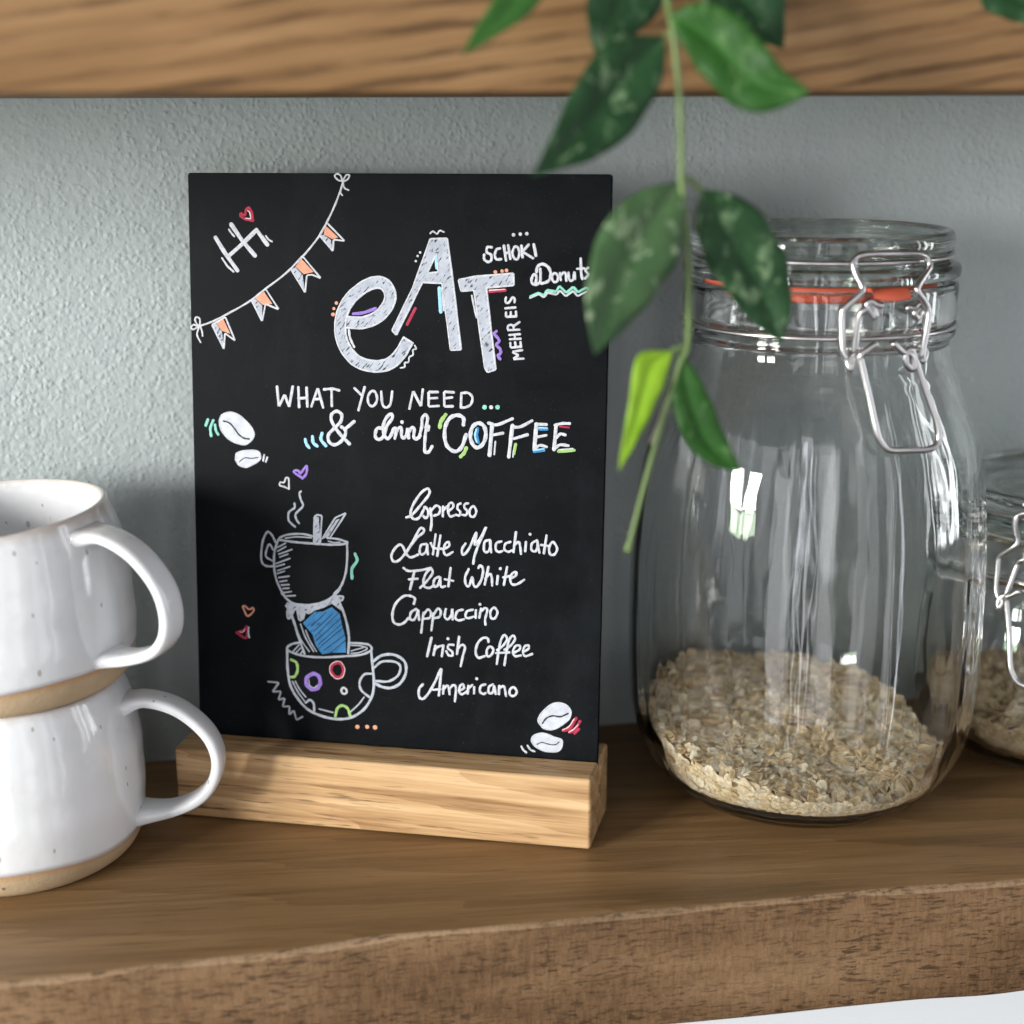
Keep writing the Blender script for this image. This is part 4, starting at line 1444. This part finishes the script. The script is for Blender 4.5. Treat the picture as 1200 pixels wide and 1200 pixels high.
    # hinge at the back
    ha = clip_az + math.pi
    V, F = [], []
    for s in (-0.9, 0.9):
        a = ha + s / 5
        tube(catmull([(4.74 * math.cos(a), 4.74 * math.sin(a), 17.66 + dz), (5.09 * math.cos(a), 5.09 * math.sin(a), 18.2 + dz), (5.14 * math.cos(a), 5.14 * math.sin(a), 19.4 + dz), (4.59 * math.cos(a), 4.59 * math.sin(a), 20.04 + dz)], 6), 0.09, 10, V, F)
    tube([(5.14 * math.cos(ha + s / 5), 5.14 * math.sin(ha + s / 5), 18.9 + dz) for s in (-1.1, -0.55, 0, 0.55, 1.1)], 0.09, 10, V, F)
    mesh('hinge', V, F, M_STEEL, parent=root)
    def inner_r(z):
        best = 0
        for (r0, z0), (r1, z1) in zip(inner, inner[1:]):
            lo, hi = min(z0, z1), max(z0, z1)
            if lo <= z <= hi and hi - lo > 1e-6:
                best = max(best, r0 + (r1 - r0) * (z - z0) / (z1 - z0))
        return best
    return root, inner_r

BIG = [(0, 0.32), (2.2, 0.26), (2.8, 0.12), (3.4, 0.0), (4.1, 0.12), (4.85, 0.50), (5.50, 1.20), (5.98, 2.10), (6.24, 3.10), (6.38, 4.6), (6.41, 6.2), (6.38, 8.2), (6.29, 10.2), (6.12, 11.9), (5.86, 13.3), (5.46, 14.5), (5.02, 15.6), (4.72, 16.3)]
big_jar, big_r = make_jar('tall clear glass jar with wire clip, partly filled with rolled oats', (15.3, -0.12, 0), BIG, 0.75, math.radians(-82), 0.0, 4, M_RUBBER)
DZ = -9.75
SMALL = [(0, 0.28), (2.0, 0.24), (2.5, 0.12), (2.9, 0.0), (3.5, 0.12), (4.15, 0.48), (4.65, 1.10), (4.93, 1.80), (5.05, 2.6), (5.10, 3.4), (5.08, 4.5), (4.98, 5.4), (4.82, 6.1), (4.66, 6.6)]
small_jar, small_r = make_jar('small squat glass clip jar behind the tall jar, cut off by the right edge', (26.7, 1.25, 0), SMALL, 0.6, math.radians(-127), DZ, 9, M_PALE)

# ------------------------------------------------------------------ loose oats: too many to count, one mesh each
def flakes(name, loc, inner_r, level, n_top, n_side, size, mat, seed, floor):
    rnd = random.Random(seed)
    V, F, att = [], [], []
    # the heap under the visible flakes, coloured dark as shade in their gaps
    rings = []
    seg = 72
    zs = [floor + 0.05, floor + 0.15, floor + 0.35, floor + 0.65, floor + 1.0, floor + 1.4]
    for z in zs:
        ring = []
        for k in range(seg):
            a = 2 * math.pi * k / seg
            zz = min(z, level(math.cos(a) * 5, math.sin(a) * 5) - 0.15)
            r = max(0.3, inner_r(max(zz, floor + 0.08)) - 0.16)
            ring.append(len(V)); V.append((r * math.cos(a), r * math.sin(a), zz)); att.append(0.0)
        rings.append(ring)
    for u in (1.0, 0.8, 0.6, 0.4, 0.2):
        ring = []
        for k in range(seg):
            a = 2 * math.pi * k / seg
            zt = level(math.cos(a) * 5 * u, math.sin(a) * 5 * u) - 0.12
            r = (inner_r(zt) - 0.16) * u
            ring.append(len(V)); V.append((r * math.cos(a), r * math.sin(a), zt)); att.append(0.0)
        rings.append(ring)
    for A, B in zip(rings, rings[1:]):
        for k in range(seg): F.append((A[k], A[(k + 1) % seg], B[(k + 1) % seg], B[k]))
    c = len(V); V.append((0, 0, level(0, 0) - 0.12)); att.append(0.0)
    for k in range(seg): F.append((rings[-1][k], rings[-1][(k + 1) % seg], c))
    F.append(tuple(rings[0][::-1]))
    def flake(p, nrm):
        a = rnd.uniform(0.7, 1.15) * size
        b = a * rnd.uniform(0.62, 0.92)
        th = size * rnd.uniform(0.10, 0.17)
        nz = Vector(nrm).normalized()
        tx = nz.orthogonal().normalized()
        tx.rotate(Matrix.Rotation(rnd.uniform(0, 6.283), 3, nz))
        ty = nz.cross(tx)
        curl = rnd.uniform(-0.35, 0.35)
        sh = rnd.choice((0.25, 0.45, 0.6, 0.75, 0.9, 1.0)) + rnd.uniform(-0.1, 0.1)
        base = len(V)
        K = 10
        jit = [rnd.uniform(0.86, 1.1) for _ in range(K)]
        for lay, (rs, hh) in enumerate(((0.62, 1.0), (1.0, 0.25), (1.0, -0.25), (0.6, -1.0))):
            for k in range(K):
                an = 2 * math.pi * k / K
                x, y = math.cos(an) * a * rs * jit[k], math.sin(an) * b * rs * jit[k]
                z = hh * th + curl * (x * x - y * y) / a
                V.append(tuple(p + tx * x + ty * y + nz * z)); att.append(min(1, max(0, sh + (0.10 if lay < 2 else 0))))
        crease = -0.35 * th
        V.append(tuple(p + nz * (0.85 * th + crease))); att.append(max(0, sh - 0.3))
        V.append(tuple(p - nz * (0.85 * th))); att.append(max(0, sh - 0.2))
        for l in range(3):
            for k in range(K):
                F.append((base + l * K + k, base + l * K + (k + 1) % K, base + (l + 1) * K + (k + 1) % K, base + (l + 1) * K + k))
        for k in range(K):
            F.append((base + 4 * K, base + k, base + (k + 1) % K))
            F.append((base + 4 * K + 1, base + 3 * K + (k + 1) % K, base + 3 * K + k))
    for i in range(n_top):
        a = rnd.uniform(0, 6.283); u = math.sqrt(rnd.random())
        ex, ey = math.cos(a) * 5 * u, math.sin(a) * 5 * u
        zt = level(ex, ey) + rnd.uniform(-0.12, 0.13)
        r = max(0, (inner_r(zt) - 0.12 - size * 0.55) * u)
        nrm = Vector((rnd.gauss(0, 0.6), rnd.gauss(-0.1, 0.6), 1))
        flake(Vector((r * math.cos(a), r * math.sin(a), zt)), nrm)
    for i in range(n_side):
        a = rnd.uniform(0, 6.283)
        top = level(math.cos(a) * 5, math.sin(a) * 5)
        z = rnd.uniform(floor + 0.38, top)
        r = inner_r(z) - 0.10 - rnd.uniform(0, 0.07)
        dz_ = 0.05
        slope = (inner_r(z + dz_) - inner_r(max(z - dz_, floor + 0.03))) / (2 * dz_)
        nrm = Vector((math.cos(a), math.sin(a), -slope)) + Vector((rnd.gauss(0, 0.12), rnd.gauss(0, 0.12), rnd.gauss(0, 0.12)))
        nn = nrm.normalized()
        flake(Vector((r * math.cos(a), r * math.sin(a), z)) - nn * 0.03, nrm)
    # nothing may poke into the glass
    for i, (x, y, z) in enumerate(V):
        z = max(z, floor + 0.06)
        lim = inner_r(z) - 0.05
        r = math.hypot(x, y)
        if r > lim: x, y = x * lim / r, y * lim / r
        V[i] = (x, y, z)
    o = mesh(name, V, F, mat, loc=loc, smooth=True, sharp=60)
    A = o.data.attributes.new('shade', 'FLOAT', 'POINT'); A.data.foreach_set('value', att)
    return o
def big_level(x, y):
    return 2.35 + 0.15 * y - 0.09 * x + 0.16 * math.sin(x * 0.9 + 1) * math.cos(y * 0.8) + 0.08 * math.sin(2.1 * x + y)
def small_level(x, y):
    return 2.3 + 0.05 * x + 0.1 * math.sin(x + y)
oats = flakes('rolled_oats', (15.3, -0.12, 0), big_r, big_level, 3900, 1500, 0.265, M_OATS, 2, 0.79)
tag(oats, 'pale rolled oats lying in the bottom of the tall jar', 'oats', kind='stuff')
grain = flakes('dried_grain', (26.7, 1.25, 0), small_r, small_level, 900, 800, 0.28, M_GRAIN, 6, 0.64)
tag(grain, 'tan dried grain flakes inside the small jar at the right edge', 'dry food', kind='stuff')

# ------------------------------------------------------------------ trailing plant hanging over the upper shelf
plant_base = Vector((6.4, -5.0, 29.6))
plant = empty('trailing_plant', plant_base)
tag(plant, 'trailing vine with waxy green leaves hanging down in front of the board and jar', 'plant')
def resample(P, n):
    P = catmull(P, 8)
    L = [0]
    for a, b in zip(P, P[1:]): L.append(L[-1] + (b - a).length)
    out = []
    for i in range(n):
        s = L[-1] * i / (n - 1)
        k = 0
        while k < len(L) - 2 and L[k + 1] < s: k += 1
        u = (s - L[k]) / max(1e-9, L[k + 1] - L[k])
        out.append(P[k].lerp(P[k + 1], min(1, max(0, u))))
    return out
LABEL = {'young': 'small folded yellow green young leaf', 'pale': 'pale mottled green leaf'}
for i, (kind, le, ri) in enumerate(LEAVES):
    rnd = random.Random(50 + i)
    n, m = 20, 11
    A, B = resample(le, n), resample(ri, n)
    org = A[0].copy()
    V, F, rib = [], [], []
    fold = rnd.uniform(0.06, 0.13)
    for r in range(n):
        w = (B[r] - A[r]).length
        for c in range(m):
            u = c / (m - 1)
            p = A[r].lerp(B[r], u)
            d = abs(u - 0.5) * 2
            y = (1 - d) * w * fold - 0.05 * w * math.sin(r * 1.3 + i) * d * d - 0.06 * w * (1 - (d * 2 - 1) ** 2)
            V.append((p.x - org.x, p.y - org.y + y, p.z - org.z)); rib.append(1 - d)
    for r in range(n - 1):
        for c in range(m - 1):
            F.append((r * m + c, r * m + c + 1, (r + 1) * m + c + 1, (r + 1) * m + c))
    o = mesh('leaf', V, F, LEAF[kind], parent=plant, loc=org - plant_base)
    at = o.data.attributes.new('rib', 'FLOAT', 'POINT'); at.data.foreach_set('value', rib)
    so = o.modifiers.new('thickness', 'SOLIDIFY'); so.thickness = 0.00028; so.offset = 0
    if kind in LABEL: o['label'] = LABEL[kind]
for nm, pts, rad in STEMS:
    P = [Vector(p) - plant_base for p in pts]
    if nm == 'stem':
        P = [Vector((-0.3, 1.5, 0.3)), Vector((-0.2, -1.5, 0.35)), Vector((0.0, -4.3, 0.1))] + P
    Q = catmull(P, 8)
    V, F = tube(Q, (lambda t, r=rad: r * (1.0 - 0.25 * t + 0.25 * max(0, 1 - abs(t - 0.62) / 0.02) + (0.35 if t > 0.985 else 0))) if nm == 'stem' else rad, 10)
    mesh(nm, V, F, M_TWIG if nm == 'twig' else M_STEM, parent=plant)
# second shoot at the right, its leaf just dips into view
shoot = [Vector((6.6, -4.6, 29.9)), Vector((10, -6.5, 29.95)), Vector((14.5, -9.0, 29.8)), Vector((17.5, -10.4, 28.9)), Vector(LEAVES[-1][1][0])]
V, F = tube(catmull([p - plant_base for p in shoot], 8), 0.1, 10)
mesh('stem', V, F, M_STEM, parent=plant)
